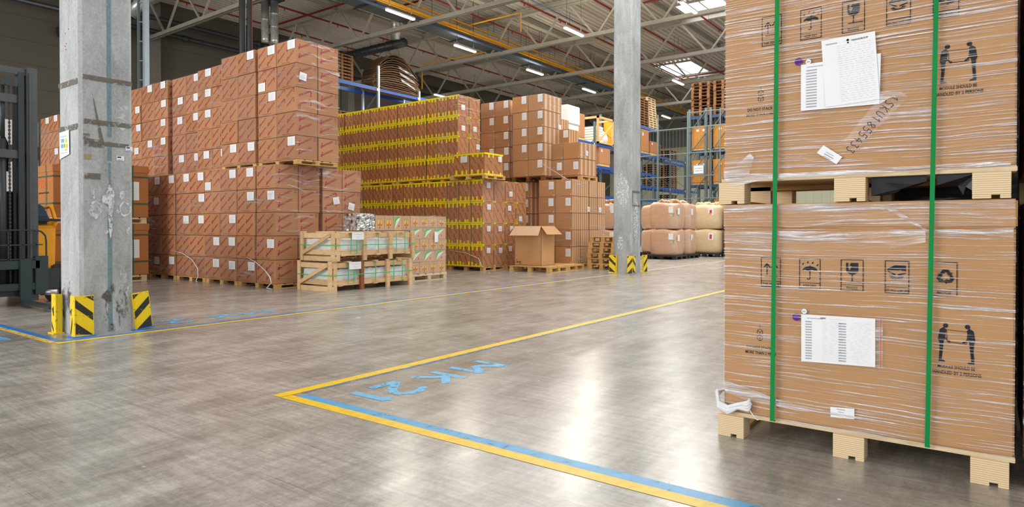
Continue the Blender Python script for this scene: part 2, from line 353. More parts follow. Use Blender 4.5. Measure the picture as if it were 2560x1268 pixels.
_gl = {}
def glyphs(text, spacing=1.0, bold=.0):
    """2D outline mesh of a text (baseline at 0, height about .7)"""
    key = (text, spacing, bold)
    if key in _gl: return _gl[key]
    cu = bpy.data.curves.new('t', 'FONT'); cu.body = text; cu.resolution_u = 2; cu.space_character = spacing; cu.offset = bold
    ob = bpy.data.objects.new('t', cu); me = bpy.data.meshes.new_from_object(ob)
    vs_ = [(v.co.x, v.co.y) for v in me.vertices]; fs = [tuple(p.vertices) for p in me.polygons]
    bpy.data.objects.remove(ob); bpy.data.curves.remove(cu); bpy.data.meshes.remove(me)
    x0 = min(v[0] for v in vs_); x1 = max(v[0] for v in vs_); y0 = min(v[1] for v in vs_); y1 = max(v[1] for v in vs_)
    _gl[key] = ([((x - x0), (y - y0)) for x, y in vs_], fs, x1 - x0, y1 - y0); return _gl[key]
class Flat:
    """a 2D drawing placed on a plane: origin o, axes u (right) and v (up)"""
    def __init__(s, mb, o, u, v, step=0.00004): s.mb = mb; s.o = Vector(o); s.u = Vector(u); s.vv = Vector(v); s.n = s.u.cross(s.vv).normalized() * step
    def P(s, x, y): return s.o + s.u * x + s.vv * y
    def poly(s, pts, mi=0): s.mb.face([s.P(*p) for p in pts], mi); s.o = s.o + s.n; return s
    def rect(s, x0, y0, x1, y1, mi=0): return s.poly([(x0, y0), (x1, y0), (x1, y1), (x0, y1)], mi)
    def line(s, pts, w, mi=0):
        for (ax, ay), (bx, by) in zip(pts, pts[1:]):
            L = math.hypot(bx - ax, by - ay) or 1; nx, ny = -(by - ay) / L * w / 2, (bx - ax) / L * w / 2
            s.poly([(ax + nx, ay + ny), (ax - nx, ay - ny), (bx - nx, by - ny), (bx + nx, by + ny)], mi)
        return s
    def frame(s, x0, y0, x1, y1, w, mi=0):
        s.rect(x0, y0, x1, y0 + w, mi); s.rect(x0, y1 - w, x1, y1, mi); s.rect(x0, y0 + w, x0 + w, y1 - w, mi); s.rect(x1 - w, y0 + w, x1, y1 - w, mi); return s
    def disc(s, x, y, r, mi=0, n=20, a0=0, a1=2 * PI):
        s.poly([(x + r * math.cos(a0 + (a1 - a0) * i / (n - (0 if a1 - a0 > 6.2 else 1))), y + r * math.sin(a0 + (a1 - a0) * i / (n - (0 if a1 - a0 > 6.2 else 1)))) for i in range(n)], mi); return s
    def text(s, t, x, y, h, w=None, ang=0, mi=0, spacing=1.0, bold=.012):
        vs_, fs, tw, th = glyphs(t, spacing, bold); sy = h / th; sx = (w / tw) if w else sy; ca, sa = math.cos(ang), math.sin(ang)
        out = []
        for (a, b_) in vs_:
            a *= sx; b_ *= sy; out.append(s.P(x + a * ca - b_ * sa, y + a * sa + b_ * ca))
        s.mb.mesh(out, fs, mi); return s

ORD = ['first', 'second', 'third', 'fourth', 'fifth', 'sixth', 'seventh', 'eighth', 'ninth', 'tenth', 'eleventh', 'twelfth', 'thirteenth', 'fourteenth', 'fifteenth']

# ------------------------------------------------------------------ setting
def struct(name, mb, mats, label=None, **k):
    o = mb.build(name, mats, **k); o['kind'] = 'structure'
    if label: o['label'] = label
    return o
struct('floor', MB().box(-33, -14, -.1, 22, 62, 0), 'floor_concrete', 'polished grey concrete warehouse floor with scuffs')
struct('wall_left', MB().box(-33, -14, 0, -32.8, 62, 12.6), 'wall_panel', 'dark ribbed sandwich panel wall')
struct('wall_back', MB().box(-33, 62, 0, 22, 62.2, 12.6), 'wall_back_panel', 'pale back wall with dark upper band')
# corrugated roof deck, ribs along the hall
mb = MB(); x = -33.0; pr = .30; za, zb = 12.15, 12.28
prof = []
while x < 22: prof += [(x, za), (x + .11, za), (x + .15, zb), (x + .26, zb)]; x += pr
prof.append((x, za))
holes = [(-18.3, 41.3, -16.0, 44.6), (-12.4, 30.6, -10.1, 33.0)]
vv = []; ff = []
for (px_, pz_) in prof: vv += [(px_, -14, pz_), (px_, 62, pz_)]
for i in range(len(prof) - 1): ff.append((2 * i, 2 * i + 2, 2 * i + 3, 2 * i + 1))
mb.mesh(vv, ff); mb.box(-33, -14, 12.4, 22, 62, 12.5)
struct('ceiling', mb, 'deck_paint', 'beige corrugated metal roof deck')
# wall columns on the left wall
for i, y in enumerate((14.85, 26.65, 38.4, 50.2)):
    struct('trim_%d' % (i + 1), MB().box(-32.8, y - .25, 0, -32.2, y + .25, 12.1), 'wall_col', 'dark concrete wall column')
# skylights
for i, (a, c_, d_, e_) in enumerate(((-18.4, 41.2, -15.9, 44.8), (-12.6, 30.6, -10.2, 33.2), (-6.0, 22, -3.6, 25))):
    w = MB(); w.box(a, c_, 12.08, d_, e_, 12.12); o = struct('window_%d' % (i + 1), w, 'skylight_glow', 'bright rectangular skylight in the roof')
    f_ = MB(); f_.box(a - .1, c_ - .1, 12.02, a, e_ + .1, 12.14); f_.box(d_, c_ - .1, 12.02, d_ + .1, e_ + .1, 12.14); f_.box(a, c_ - .1, 12.02, d_, c_, 12.14); f_.box(a, e_, 12.02, d_, e_ + .1, 12.14)
    f_.box((a + d_) / 2 - .03, c_, 12.0, (a + d_) / 2 + .03, e_, 12.06)
    f_.build('window_frame', 'truss_paint', o)

# ---- roof trusses: one thing each
TOPX = [-16.4 + 3.17 * k for k in range(-5, 11)]; BOTX = [-14.8 + 3.17 * k for k in range(-5, 10)]
def make_truss():
    e = empty('roof_truss', (0, 14.6, 0))
    b_ = MB(); b_.box(-32.2, -.11, 10.0, 18, -.03, 10.18); b_.box(-32.2, .03, 10.0, 18, .11, 10.18); b_.box(-32.2, -.11, 10.0, 18, .11, 10.02)
    b_.build('bottom_chord', 'truss_paint', e)
    c_ = MB(); c_.box(-32.2, -.12, 11.72, 18, .12, 11.76); c_.box(-32.2, -.12, 11.98, 18, .12, 12.02); c_.box(-32.2, -.03, 11.76, 18, .03, 11.98); c_.build('top_chord', 'truss_paint', e)
    for i, bx_ in enumerate(BOTX):
        for tx in (TOPX[i], TOPX[i + 1]):
            MB().bar((bx_ + (.1 if tx > bx_ else -.1), 0, 10.12), (tx + (-.1 if tx > bx_ else .1), 0, 11.8), .07, .09).build('brace', 'truss_paint', e)
    return e
t0 = make_truss(); tk = kids(t0)
tl = ['pale steel roof truss nearest the camera, above the first row of stacks', 'pale steel roof truss, second from the camera, crossing the long lamp',
      'pale steel roof truss, third from the camera', 'pale steel roof truss, fourth from the camera', 'pale steel roof truss, fifth from the camera',
      'pale steel roof truss, sixth from the camera', 'pale steel roof truss, seventh from the camera', 'pale steel roof truss next to the back wall']
for i in range(8):
    o = t0 if i == 0 else dup(t0, (0, 14.6 + 6 * i, 0), childs=tk)
    tag(o, tl[i], 'roof truss', 'roof trusses across the hall')
# ---- purlins along the hall
pl = MB(); pl.box(-.1, 8, 11.86, .1, 61.9, 11.9); pl.box(-.1, 8, 12.08, .1, 61.9, 12.12); pl.box(-.02, 8, 11.9, .02, 61.9, 12.08)
p0 = None
for i, x in enumerate((-25.9, -19.6, -13.2, -6.9)):
    if p0 is None: p0 = pl.build('roof_beam', 'truss_paint'); o = p0
    else: o = p0.copy(); COL.objects.link(o)
    o.location = (x, 0, -.03)
    tag(o, 'beige steel roof beam running lengthwise, %s from the left wall' % ORD[i], 'roof beam', 'lengthwise roof beams')
# ---- sprinkler pipes
for i, x in enumerate((-29.9, -26.9, -23.7, -20.4, -17.4, -14.6, -11.5, -8.4)):
    q = MB(); q.tube([(x, 8, 11.5), (x, 61, 11.5)], .045, 8)
    for k in range(17): q.tube([(x, 9 + k * 3.1, 11.5), (x, 9 + k * 3.1, 11.36)], .025, 6)
    pp = q.build('sprinkler_pipe', 'pipe_red'); tag(pp, 'thin red sprinkler pipe running lengthwise, %s from the left wall' % ORD[i], 'pipe', 'red sprinkler pipes')
    for k in range(14): MB().bar((x, 10 + k * 3.7, 11.5), (x, 10 + k * 3.7, 12.15), .012, .012).build('hanger_rod', 'pipe_dark', pp)
for i, (x0, x1, y, s) in enumerate(((-29.9, -23.7, 19.4, 'behind the tallest carton stack'), (-23.7, -17.4, 21.2, 'above the long bright lamp'), (-17.0, -10.3, 42.6, 'across the square skylight'), (-13.5, -8.4, 27.5, 'above the grey pillar in the middle'))):
    tag(MB().tube([(x0, y, 11.4), (x1, y, 11.4)], .05, 8).build('sprinkler_branch', 'pipe_red'), 'red sprinkler branch pipe running crosswise ' + s, 'pipe')
# ---- cable tray, blue and orange pipes
q = MB(); q.box(-21.45, 8, 10.35, -20.33, 61, 10.40); q.box(-21.47, 8, 10.35, -21.45, 61, 10.45)
tr_ = q.build('cable_tray', 'tray'); tag(tr_, 'wide dark grey cable tray hanging lengthwise beside the orange pipes', 'cable tray')
for k in range(18): MB().bar((-21.6, 9 + 3 * k, 10.3), (-20.15, 9 + 3 * k, 10.3), .05, .05).build('crossbar', 'pipe_dark', tr_)
for k in range(18): MB().bar((-21.55, 9 + 3 * k, 10.3), (-21.55, 9 + 3 * k, 12.15), .012, .012).build('hanger_rod', 'pipe_dark', tr_)
tag(MB().tube([(-20.25, 8, 10.2), (-20.25, 61, 10.2)], .07, 10).build('conduit_pipe', 'pipe_blue'), 'grey blue pipe running along the edge of the cable tray', 'pipe')
tag(MB().tube([(-20.3, 8, 10.45), (-20.3, 61, 10.45)], .03, 8).build('gas_pipe', 'pipe_orange'), 'thinnest orange pipe, just above the lamp row', 'pipe')
q = MB().tube([(-20.5, 8, 10.62), (-20.5, 61, 10.62)], .12, 12)
gp = q.build('gas_pipe', 'pipe_orange', smooth=True); tag(gp, 'thickest orange gas pipe running lengthwise under the roof', 'pipe')
for k in range(18): MB().bar((-20.5, 10 + 2.9 * k, 10.6), (-20.5, 10 + 2.9 * k, 12.15), .014, .014).build('hanger_rod', 'pipe_dark', gp)
gp = MB().tube([(-20.7, 8, 11.05), (-20.7, 61, 11.05)], .045, 8).build('gas_pipe', 'pipe_orange'); tag(gp, 'medium orange pipe running above the thickest orange pipe', 'pipe')
for k in range(18): MB().bar((-20.7, 9 + 2.9 * k, 11), (-20.7, 9 + 2.9 * k, 12.15), .014, .014).build('hanger_rod', 'pipe_dark', gp)
tag(MB().tube([(-20.7, 24.5, 11.1), (-17.6, 24.5, 11.1), (-17.6, 24.5, 10.2)], .035, 8).build('gas_branch', 'pipe_orange'), 'thin orange branch pipe bending down beside the orange mains', 'pipe')
tag(MB().tube([(-20.6, 27.3, 10.6), (-26.7, 27.3, 10.6), (-26.7, 27.3, 9.2)], .04, 8).build('gas_branch', 'pipe_orange'), 'thin orange branch pipe dropping near the cardboard bale', 'pipe')
tag(MB().tube([(-16.6, 8, 11.3), (-16.6, 61, 11.3)], .03, 8).build('conduit_pipe', 'pipe_blue'), 'thin grey blue conduit under the roof beside the lamp', 'pipe')
for i, (z, lab) in enumerate(((11.05, 'upper dark pipe along the left wall'), (10.4, 'lower dark pipe along the left wall'))):
    q = MB().tube([(-31.9, 8, z), (-31.9, 36, z)], .11, 10)
    for k in range(6): q.tube([(-31.9, 12 + 4 * k, z), (-31.9, 12.3 + 4 * k, z)], .15, 10)
    tag(q.build('wall_pipe', 'pipe_dark', smooth=True), lab + ' with collars', 'pipe')

# ---- linear lamps
def make_lamp():
    e = empty('linear_lamp', (0, 0, 0))
    MB().box(-.07, -.76, .0, .07, .76, .06).build('housing', 'truss_white', e)
    MB().box(-.06, -.74, -.05, .06, .74, 0).build('diffuser', 'lamp_glow', e)
    for sy in (-.6, .6): MB().bar((0, sy, .06), (0, sy, 2.54), .010, .010).build('hanger', 'pipe_dark', e)
    return e
L0 = make_lamp(); lk = kids(L0)
lamps = [(-18.93, 18.15, 'largest bright linear lamp beside the orange pipes'), (-20.05, 23.4, 'bright linear lamp under the cable tray, above the yellow taped stack'),
         (-20.03, 29.2, 'bright linear lamp under the cable tray above the tall plain cartons'), (-20.03, 35.1, 'bright linear lamp just left of the grey pillar, furthest visible on the tray'),
         (-14.56, 24.2, 'bright linear lamp beside the red pipe, left of the grey pillar'), (-9.42, 24.2, 'bright linear lamp right of the grey pillar, next to the bright skylight'),
         (-14.72, 36.2, 'small glowing lamp right of the pillar, under the square skylight'), (-14.75, 39.6, 'smallest glowing lamp right of the pillar, behind its twin'),
         (-20.03, 46.9, 'far linear lamp above the mesh screen in front of the back wall'), (-27.3, 24.5, 'small lamp by the bale of flattened cardboard'),
         (-28.5, 31.0, 'small lamp just above the top of the yellow taped stack')]
for i, (x, y, lab) in enumerate(lamps):
    o = L0 if i == 0 else dup(L0, childs=lk); o.location = (x, y, 9.6); tag(o, lab, 'lamp', 'linear lamps under the roof')
for (x, y) in ((-18.9, 18.2), (-20, 23.4), (-14.6, 24.2), (-9.4, 24.2), (-20, 29.2), (-20, 35.1)):
    area('lamp_light', (x, y, 9.5), (0, 0, 0), .14, 1.5, 160, (1, .98, .85))
# uplights added above the lamp housings to brighten trusses and roof deck
for (x, y) in ((-18.9, 18.2), (-20, 23.4), (-14.6, 24.2), (-9.4, 24.2), (-20, 29.2)):
    area('ceiling_fill', (x, y, 9.75), (PI, 0, 0), .14, 1.5, 60 if x > -18 else 18, (1, .96, .80))

# ---- silver ducts near the left wall
def duct(name, pts, r, label, mat='duct_silver'):
    q = MB().tube(pts, r, 14)
    p = [Vector(a) for a in pts]
    for k in range(len(p) - 1):
        L = (p[k + 1] - p[k]).length; nn = int(L / .55)
        for j in range(1, nn): 
            a = p[k].lerp(p[k + 1], j / nn); d = (p[k + 1] - p[k]).normalized() * .03; q.tube([a - d, a + d], r * 1.09, 14)
    tag(q.build(name, mat, smooth=True), label, 'duct')
duct('ventilation_duct', [(-24.9, 16.0, 10.76), (-24.9, 16.0, 9.15), (-24.9, 16.0, 9.0)], .16, 'left one of two upright silver ducts under the roof')
duct('ventilation_duct', [(-24.6, 16.25, 10.76), (-24.6, 16.25, 9.1), (-24.6, 16.25, 8.95)], .16, 'right one of two upright silver ducts under the roof')
q = MB().box(-25.3, 15.7, 10.75, -24.2, 16.5, 10.8); q.bar((-25.2, 16, 10.8), (-25.2, 16, 12.11), .03, .03); q.bar((-24.3, 16.2, 10.8), (-24.3, 16.2, 12.11), .03, .03); q.bar((-27, 16.1, 10.9), (-22.4, 16.1, 10.9), .1, .1)
tag(q.build('duct_bracket', 'pipe_dark'), 'dark bracket holding the two upright silver ducts', 'bracket')
duct('ventilation_duct', [(-23.6, 22.3, 12.1), (-23.6, 22.3, 10.35)], .24, 'thick upright silver duct beside the cable tray')
duct('air_duct', [(-31.5, 22.6, 10.25), (-23.3, 22.6, 10.25)], .22, 'dark horizontal duct joining the thick upright silver duct', 'pipe_dark')
duct('ventilation_duct', [(-29.3, 12.9, 12.1), (-29.3, 12.9, 10.7), (-29.6, 12.6, 10.2)], .26, 'silver elbow duct high up beside the big pillar')
duct('air_duct', [(-29.6, 12.6, 10.2), (-31.5, 12.0, 9.7), (-32.6, 11.0, 9.6)], .24, 'black flexible duct running down from the silver elbow', 'pipe_dark')

# ---- posts between stacks and wall
q = MB(); X_, Y_ = -18.5, 8.3
q.box(X_ - .06, Y_ - .05, 0, X_ + .06, Y_ + .05, 12)
pf = empty('rack_upright_frame', (0, 0, 0)); tag(pf, 'galvanised ladder-like upright frame between the big pillar and the carton wall', 'rack frame')
MB().box(-18.39, 8.15, 0, -18.27, 8.27, 12).build('post', 'galv', pf)
MB().box(-18.50, 8.06, 0, -18.45, 8.12, 12).build('post', 'rack_grey', pf)
for k in range(22): MB().bar((-18.47, 8.09, .4 + k * .52), (-18.34, 8.2, .4 + k * .52), .03, .03).build('rung', 'rack_grey', pf)
bp = empty('black_pipe_riser', (0, 0, 0)); tag(bp, 'black pair of upright pipes rising behind the tallest carton stack', 'pipe')
MB().tube([(-14.87, 8.93, 0), (-14.87, 8.93, 12)], .078, 14).build('pipe', 'black', bp, smooth=True)
MB().tube([(-14.73, 9.04, 0), (-14.73, 9.04, 12)], .062, 14).build('pipe', 'black', bp, smooth=True)
MB().box(-14.66, 9.05, 0, -14.645, 9.065, 12).build('cable', 'pipe_red', bp)

# ---- floor lines
def line(name, x0, y0, x1, y1, mat, label, z=.0015):
    q = MB().face([(x0, y0, z), (x1, y0, z), (x1, y1, z), (x0, y1, z)]); struct(name, q, mat, label)
line('trim_5', -3.79, 2.48, -3.695, 30, 'line_yellow', 'yellow floor line running away along the aisle')
line('trim_6', -3.695, 2.62, -3.655, 30, 'line_blue_worn', 'worn blue edge of the yellow aisle line')
line('trim_7', -3.70, 2.475, 1.5, 2.555, 'line_yellow', 'yellow floor line crossing the foreground')
line('trim_8', -3.62, 2.555, 1.5, 2.63, 'line_blue', 'light blue floor line crossing the foreground')
line('trim_9', -7.19, 2.37, -7.10, 34, 'line_yellow', 'yellow floor line beside the pillars')
line('trim_10', -7.27, 2.46, -7.19, 34, 'line_deep_blue', 'blue floor line beside the pillars')
line('trim_11', -12, 2.33, -7.19, 2.40, 'line_yellow_worn', 'worn yellow floor line left of the big pillar')
line('trim_12', -12, 2.40, -7.27, 2.47, 'line_deep_blue', 'blue floor line left of the big pillar')
FLOOR_STROKES = {'M': [[(.05, 0), (.05, 1), (.5, .35), (.95, 1), (.95, 0)]], 'K': [[(.1, 1), (.1, 0)], [(.9, 1), (.2, .48)], [(.35, .55), (.95, 0)]],
                 '2': [[(.05, .72), (.15, .92), (.5, 1.0), (.85, .9), (.9, .7), (.7, .45), (.3, .2), (.05, .03), (.95, .03)]], '1': [[(.2, .80), (.6, 1.0), (.6, 0)]]}
def floor_text(items, x, h, sw, mat, label, name):
    q = MB(); f = Flat(q, (x, 0, .0016), (0, -1, 0), (1, 0, 0), .00003)
    for ch, y, w in items:
        for st in FLOOR_STROKES[ch]: f.line([(-y + a * w, b_ * h) for a, b_ in st], sw)
    struct(name, q, mat, label)
floor_text((('M', 4.13, .34), ('K', 3.63, .26), ('2', 3.24, .27), ('1', 2.92, .14)), -3.42, .33, .065, 'line_light_blue', 'worn light blue letters stencilled inside the marked bay', 'trim_13')
floor_text((('M', 5.0, .40), ('K', 4.45, .30), ('2', 3.95, .30), ('1', 3.5, .16)), -7.85, .30, .07, 'line_light_blue', 'faint light blue letters stencilled behind the big pillar', 'trim_14')
q = MB(); 
for a, b_ in (((-8.4, 2.06), (-7.75, 2.2)), ((-9.2, 1.85), (-7.9, 1.9))): q.face([(a[0], a[1], .0014), (b_[0], a[1] + .02, .0014), (b_[0], b_[1], .0014), (a[0], b_[1] - .03, .0014)])
struct('trim_15', q, 'line_light_blue', 'faint light blue paint traces near the big pillar')

# ---- concrete pillars
def column(x0, y0, x1, y1, label):
    c = .03
    q = MB(); pts = [(x0 + c, y0), (x1 - c, y0), (x1, y0 + c), (x1, y1 - c), (x1 - c, y1), (x0 + c, y1), (x0, y1 - c), (x0, y0 + c)]
    n_ = 8; vs_ = [(a, b_, 0) for a, b_ in pts] + [(a, b_, 12.1) for a, b_ in pts]
    q.mesh(vs_, [(i, (i + 1) % n_, (i + 1) % n_ + n_, i + n_) for i in range(n_)] + [tuple(range(n_, 2 * n_))])
    o = q.build('concrete_pillar', 'column_concrete'); tag(o, label, 'pillar', kind='thing'); return o
C1 = column(-7.93, 2.67, -7.40, 3.175, 'big square grey concrete pillar on the left beside the forklift')
C2 = column(-7.47, 14.28, -6.97, 14.78, 'square concrete pillar further away in the middle, by the empty pallets')
C3 = column(-7.47, 26.0, -6.97, 26.5, 'concrete pillar furthest away along the aisle')
# marks on pillar 1 (front face -Y at y=2.67, side face +X at x=-7.40)
def blob(f, cx, cz, rx, rz, seed=0, n=26, mi=0):
    rr_ = random.Random(seed); f.poly([(cx + rx * math.cos(2 * PI * k / n) * rr_.uniform(.72, 1.1), cz + rz * math.sin(2 * PI * k / n) * rr_.uniform(.72, 1.1)) for k in range(n)], mi)
def onfront(q, off=.003): return Flat(q, (0, 2.67 - off, 0), (1, 0, 0), (0, 0, 1), .0002)
def onside(q, off=.003): return Flat(q, (-7.40 + off, 0, 0), (0, 1, 0), (0, 0, 1), .0002)
q = MB(); s_ = onside(q); s_.rect(2.925, .02, 2.965, 1.52); s_.rect(2.925, 1.80, 2.965, 2.0); s_.rect(2.925, 2.05, 2.965, 9.0); s_.rect(2.935, 1.55, 2.955, 1.78)
q.build('seam_strip', 'strip_blue', C1)['label'] = 'blue grey vertical strip'
q = MB(); s_ = onside(q, .004); f_ = onfront(q, .004)
s_.rect(2.70, 2.61, 3.17, 2.66); s_.rect(2.70, 2.00, 2.76, 2.06); s_.poly([(2.71, 2.02), (2.90, 1.98), (2.90, 1.945), (2.71, 1.955)]); s_.rect(2.90, 1.95, 3.13, 1.99)
f_.rect(-7.93, 2.56, -7.44, 2.62); s_.poly([(2.78, 2.52), (2.795, 2.45), (2.90, 1.95), (2.86, 1.95)]); s_.rect(2.71, 1.60, 2.86, 1.66); s_.rect(2.71, 1.93, 2.89, 2.01)
s_.rect(2.71, 2.16, 3.17, 2.21); f_.rect(-7.93, 2.10, -7.44, 2.16)
q.build('tape_residue', 'tape_brown', C1)['label'] = 'brown tape residue'
q = MB(); onside(q, .004).rect(2.712, 1.80, 2.775, 1.85); q.build('tape_piece', 'tape_tan', C1)
q = MB(); s_ = onside(q, .005)
for cy, cz in ((2.815, 1.30), (3.09, 1.30)):
    for k in range(24):
        a = 2 * PI * k / 24; b_ = 2 * PI * (k + 1) / 24; r0, r1 = .044 + .003 * math.sin(5 * a), .058 + .005 * math.sin(3 * a + cz)
        s_.poly([(cy + r0 * math.cos(a), cz + r0 * 1.35 * math.sin(a)), (cy + r1 * math.cos(a), cz + r1 * 1.35 * math.sin(a)), (cy + r1 * math.cos(b_), cz + r1 * 1.35 * math.sin(b_)), (cy + r0 * math.cos(b_), cz + r0 * 1.35 * math.sin(b_))])
blob(s_, 2.945, 1.42, .045, .13, 1); blob(s_, 2.945, 1.20, .022, .20, 2); blob(s_, 2.90, 1.40, .035, .06, 3); blob(s_, 2.81, 1.22, .025, .03, 4); blob(s_, 3.06, 1.45, .03, .05, 5); blob(s_, 3.12, 1.07, .02, .04, 6); blob(s_, 2.79, 1.44, .012, .05, 7); blob(s_, 2.90, 1.06, .03, .025, 8)
q.build('plaster_patch', 'plaster', C1)
q = MB(); s_ = onside(q, .0035); blob(s_, 3.07, 2.27, .085, .16, 9); blob(s_, 2.86, 1.35, .13, .2, 10); blob(s_, 3.07, .45, .06, .22, 11); blob(s_, 3.08, 1.3, .08, .12, 12); q.build('plaster_haze', 'plaster_soft', C1)
q = MB(); s_ = onside(q, .0045); blob(s_, 3.0, .28, .15, .26, 4); q.build('tyre_rub', 'rub_dark', C1)
q = MB(); blob(onfront(q, .0045), -7.75, .35, .14, .25, 5); q.build('tyre_rub', 'rub_dark', C1)
q = MB(); f_ = onfront(q, .012)
f_.poly([(-7.885, 1.82), (-7.63, 1.86), (-7.635, 2.11), (-7.89, 2.10)]); nt_ = q.build('wall_notice', 'paper', C1); nt_['label'] = 'white notice with blue, yellow and green blocks'
q = MB(); f_ = onfront(q, .014)
for (x, z, mi) in ((-7.84, 1.99, 0), (-7.81, 1.99, 0), (-7.79, 1.99, 0), (-7.74, 1.985, 1), (-7.84, 1.935, 0), (-7.81, 1.935, 0), (-7.765, 1.935, 2), (-7.725, 1.93, 1)): f_.rect(x, z, x + (.05 if mi == 1 else .024), z + .04, mi)
f_.rect(-7.85, 2.05, -7.7, 2.055, 3); f_.rect(-7.85, 1.88, -7.68, 1.884, 3); f_.rect(-7.74, 1.905, -7.69, 1.913, 2)
q.build('notice_print', ['blue_sticker', 'yellow_tape', 'green_sticker', 'paper_ink'], nt_)
for i, (y, z, w, h) in enumerate(((3.01, 1.81, .075, .048), (3.10, 1.92, .07, .045))):
    q = MB(); s_ = onside(q, .006); s_.rect(y, z, y + w, z + h); o = q.build('barcode_sticker', 'paper', C1); o['label'] = 'small white barcode sticker'
    q = MB(); s_ = onside(q, .007); s_.rect(y + .008, z + h * .6, y + w * .6, z + h * .85, 0); s_.rect(y + .01, z + h * .1, y + w * .8, z + h * .25, 1); q.build('sticker_print', ['ink', 'blue_sticker'], o)
q = MB(); f_ = onfront(q, .004)
for (x, z) in ((-7.74, 3.12), (-7.66, 3.15), (-7.75, 2.99), (-7.72, 3.01), (-7.73, 2.95)): f_.disc(x, z, .008, 0, 8)
q.build('red_dots', 'bright_red', C1)
q = MB(); s_ = Flat(q, (-6.97 + .004, 0, 0), (0, 1, 0), (0, 0, 1)); f2_ = Flat(q, (0, 14.28 - .004, 0), (1, 0, 0), (0, 0, 1))
blob(f2_, -7.22, 2.0, .2, .42, 1); blob(s_, 14.5, 1.3, .15, .6, 2); blob(f2_, -7.26, .72, .09, .2, 3); q.build('plaster_patch', 'plaster', C2)
q = MB(); s_ = Flat(q, (-6.97 + .005, 0, 0), (0, 1, 0), (0, 0, 1)); s_.rect(14.34, 1.95, 14.72, 2.0); s_.rect(14.34, 1.62, 14.72, 1.66); s_.rect(14.3, 1.62, 14.34, 2.0); q.build('tape_residue', 'tape_brown', C2)

# ---- corner guards: L-shaped plates, striped
def guard(x, y, w1, w2, label, h=.41, lean=(0, 0), blue=False, front=(), side=()):
    """corner at (x, y): one plate faces the camera side (-y), the other the aisle (+x)"""
    e = empty('corner_guard', (x, y, 0)); e.rotation_euler = (lean[0], lean[1], 0)
    t = .012
    q = MB(); q.box(-w1, 0, 0, 0, t, h); q.build('angle_plate', 'guard_yellow', e, bevel=.003)
    q = MB(); q.box(-t, t, 0, 0, w2, h); q.build('angle_plate', 'guard_yellow', e, bevel=.003)
    q = MB(); fl = Flat(q, (-w1, -.002, 0), (1, 0, 0), (0, 0, 1)); sl_ = Flat(q, (.002, 0, 0), (0, 1, 0), (0, 0, 1))
    for f_, w, st in ((fl, w1, front), (sl_, w2, side)):
        for pts in st: f_.poly([(a * w, b_ * h) for a, b_ in pts])
    if q.f: q.build('black_stripes', 'guard_black', e)
    q = MB(); q.box(-w1 - .01, -.03, 0, .03, w2 + .01, .010); q.build('foot_plate', 'line_deep_blue' if blue else 'guard_yellow', e)
    tag(e, label, 'corner guard', 'yellow and black corner guards'); return e
DR = [[(.03, .92), (.03, .72), (.95, .38), (.95, .56)], [(.05, .36), (.05, .08), (.95, .03)], [(.55, .98), (.97, .98), (.97, .86)]]
UR = [[(.04, .50), (.04, .30), (.96, .66), (.96, .86)], [(.06, .02), (.96, .02), (.96, .34)], [(.05, .97), (.05, .84), (.4, .97)]]
guard(-7.355, 2.60, .115, .175, 'yellow and black guard at the near corner of the big pillar', blue=True, h=.415, side=DR, front=[[(.1, .1), (.5, .5), (.5, .3), (.2, .02)], [(.05, .62), (.35, .70), (.3, .5)]])
guard(-7.80, 2.585, .12, .06, 'mostly yellow guard left of the big pillar', front=[[(.2, .62), (.55, .70), (.6, .45), (.5, .44)], [(.1, .30), (.55, .08), (.5, .03), (.15, .16)]])
guard(-7.375, 3.185, .02, .175, 'tilted yellow and black guard right of the big pillar', blue=True, lean=(.12, .03), side=UR, h=.40)
guard(-6.90, 14.18, .14, .17, 'yellow and black guard at the near corner of the middle pillar', h=.43, blue=True, front=UR, side=DR)
guard(-7.34, 14.18, .19, .08, 'yellow and black guard left of the middle pillar', h=.43, front=DR)
guard(-6.90, 14.80, .05, .22, 'narrow yellow and black guard right of the middle pillar', h=.43, side=UR)

# ------------------------------------------------------------------ pallets
def make_pallet(w, d, h=.144, mat='wood', parts=True):
    """w along x (three blocks), d along y; origin at the front left corner"""
    e = empty('wooden_pallet', (0, 0, 0)); t = h * .15
    q = MB(); n_ = 5 if w >= d else 7
    bw = d / (n_ * 1.28)
    for k in range(n_):
        y = (d - bw) * k / (n_ - 1); q.box(0, y, h - t, w, y + bw, h)
    for x in (0, w / 2 - .06, w - .12): q.box(x, 0, h - 2 * t, x + .12, d, h - t)
    q.build('deck_boards', mat, e)
    for x in (0, w / 2 - .06, w - .12):
        q = MB(); q.box(x, 0, 0, x + .12, d, t)
        for y in (0, d / 2 - .05, d - .1): q.box(x + .004, y + .002, t, x + .116, y + .1, h - 2 * t)
        q.build('runner', mat, e)
    return e
_pal = {}
def pallet(x, y, z, w, d, label, group=None, h=.144, mat='wood', rz=0):
    key = (round(w, 2), round(d, 2), h, mat)
    if key not in _pal: e = make_pallet(w, d, h, mat); _pal[key] = (e, kids(e)); 
    else: e = dup(_pal[key][0], childs=_pal[key][1])
    e.location = (x, y, z); e.rotation_euler = (0, 0, rz); tag(e, label, 'pallet', group); return e

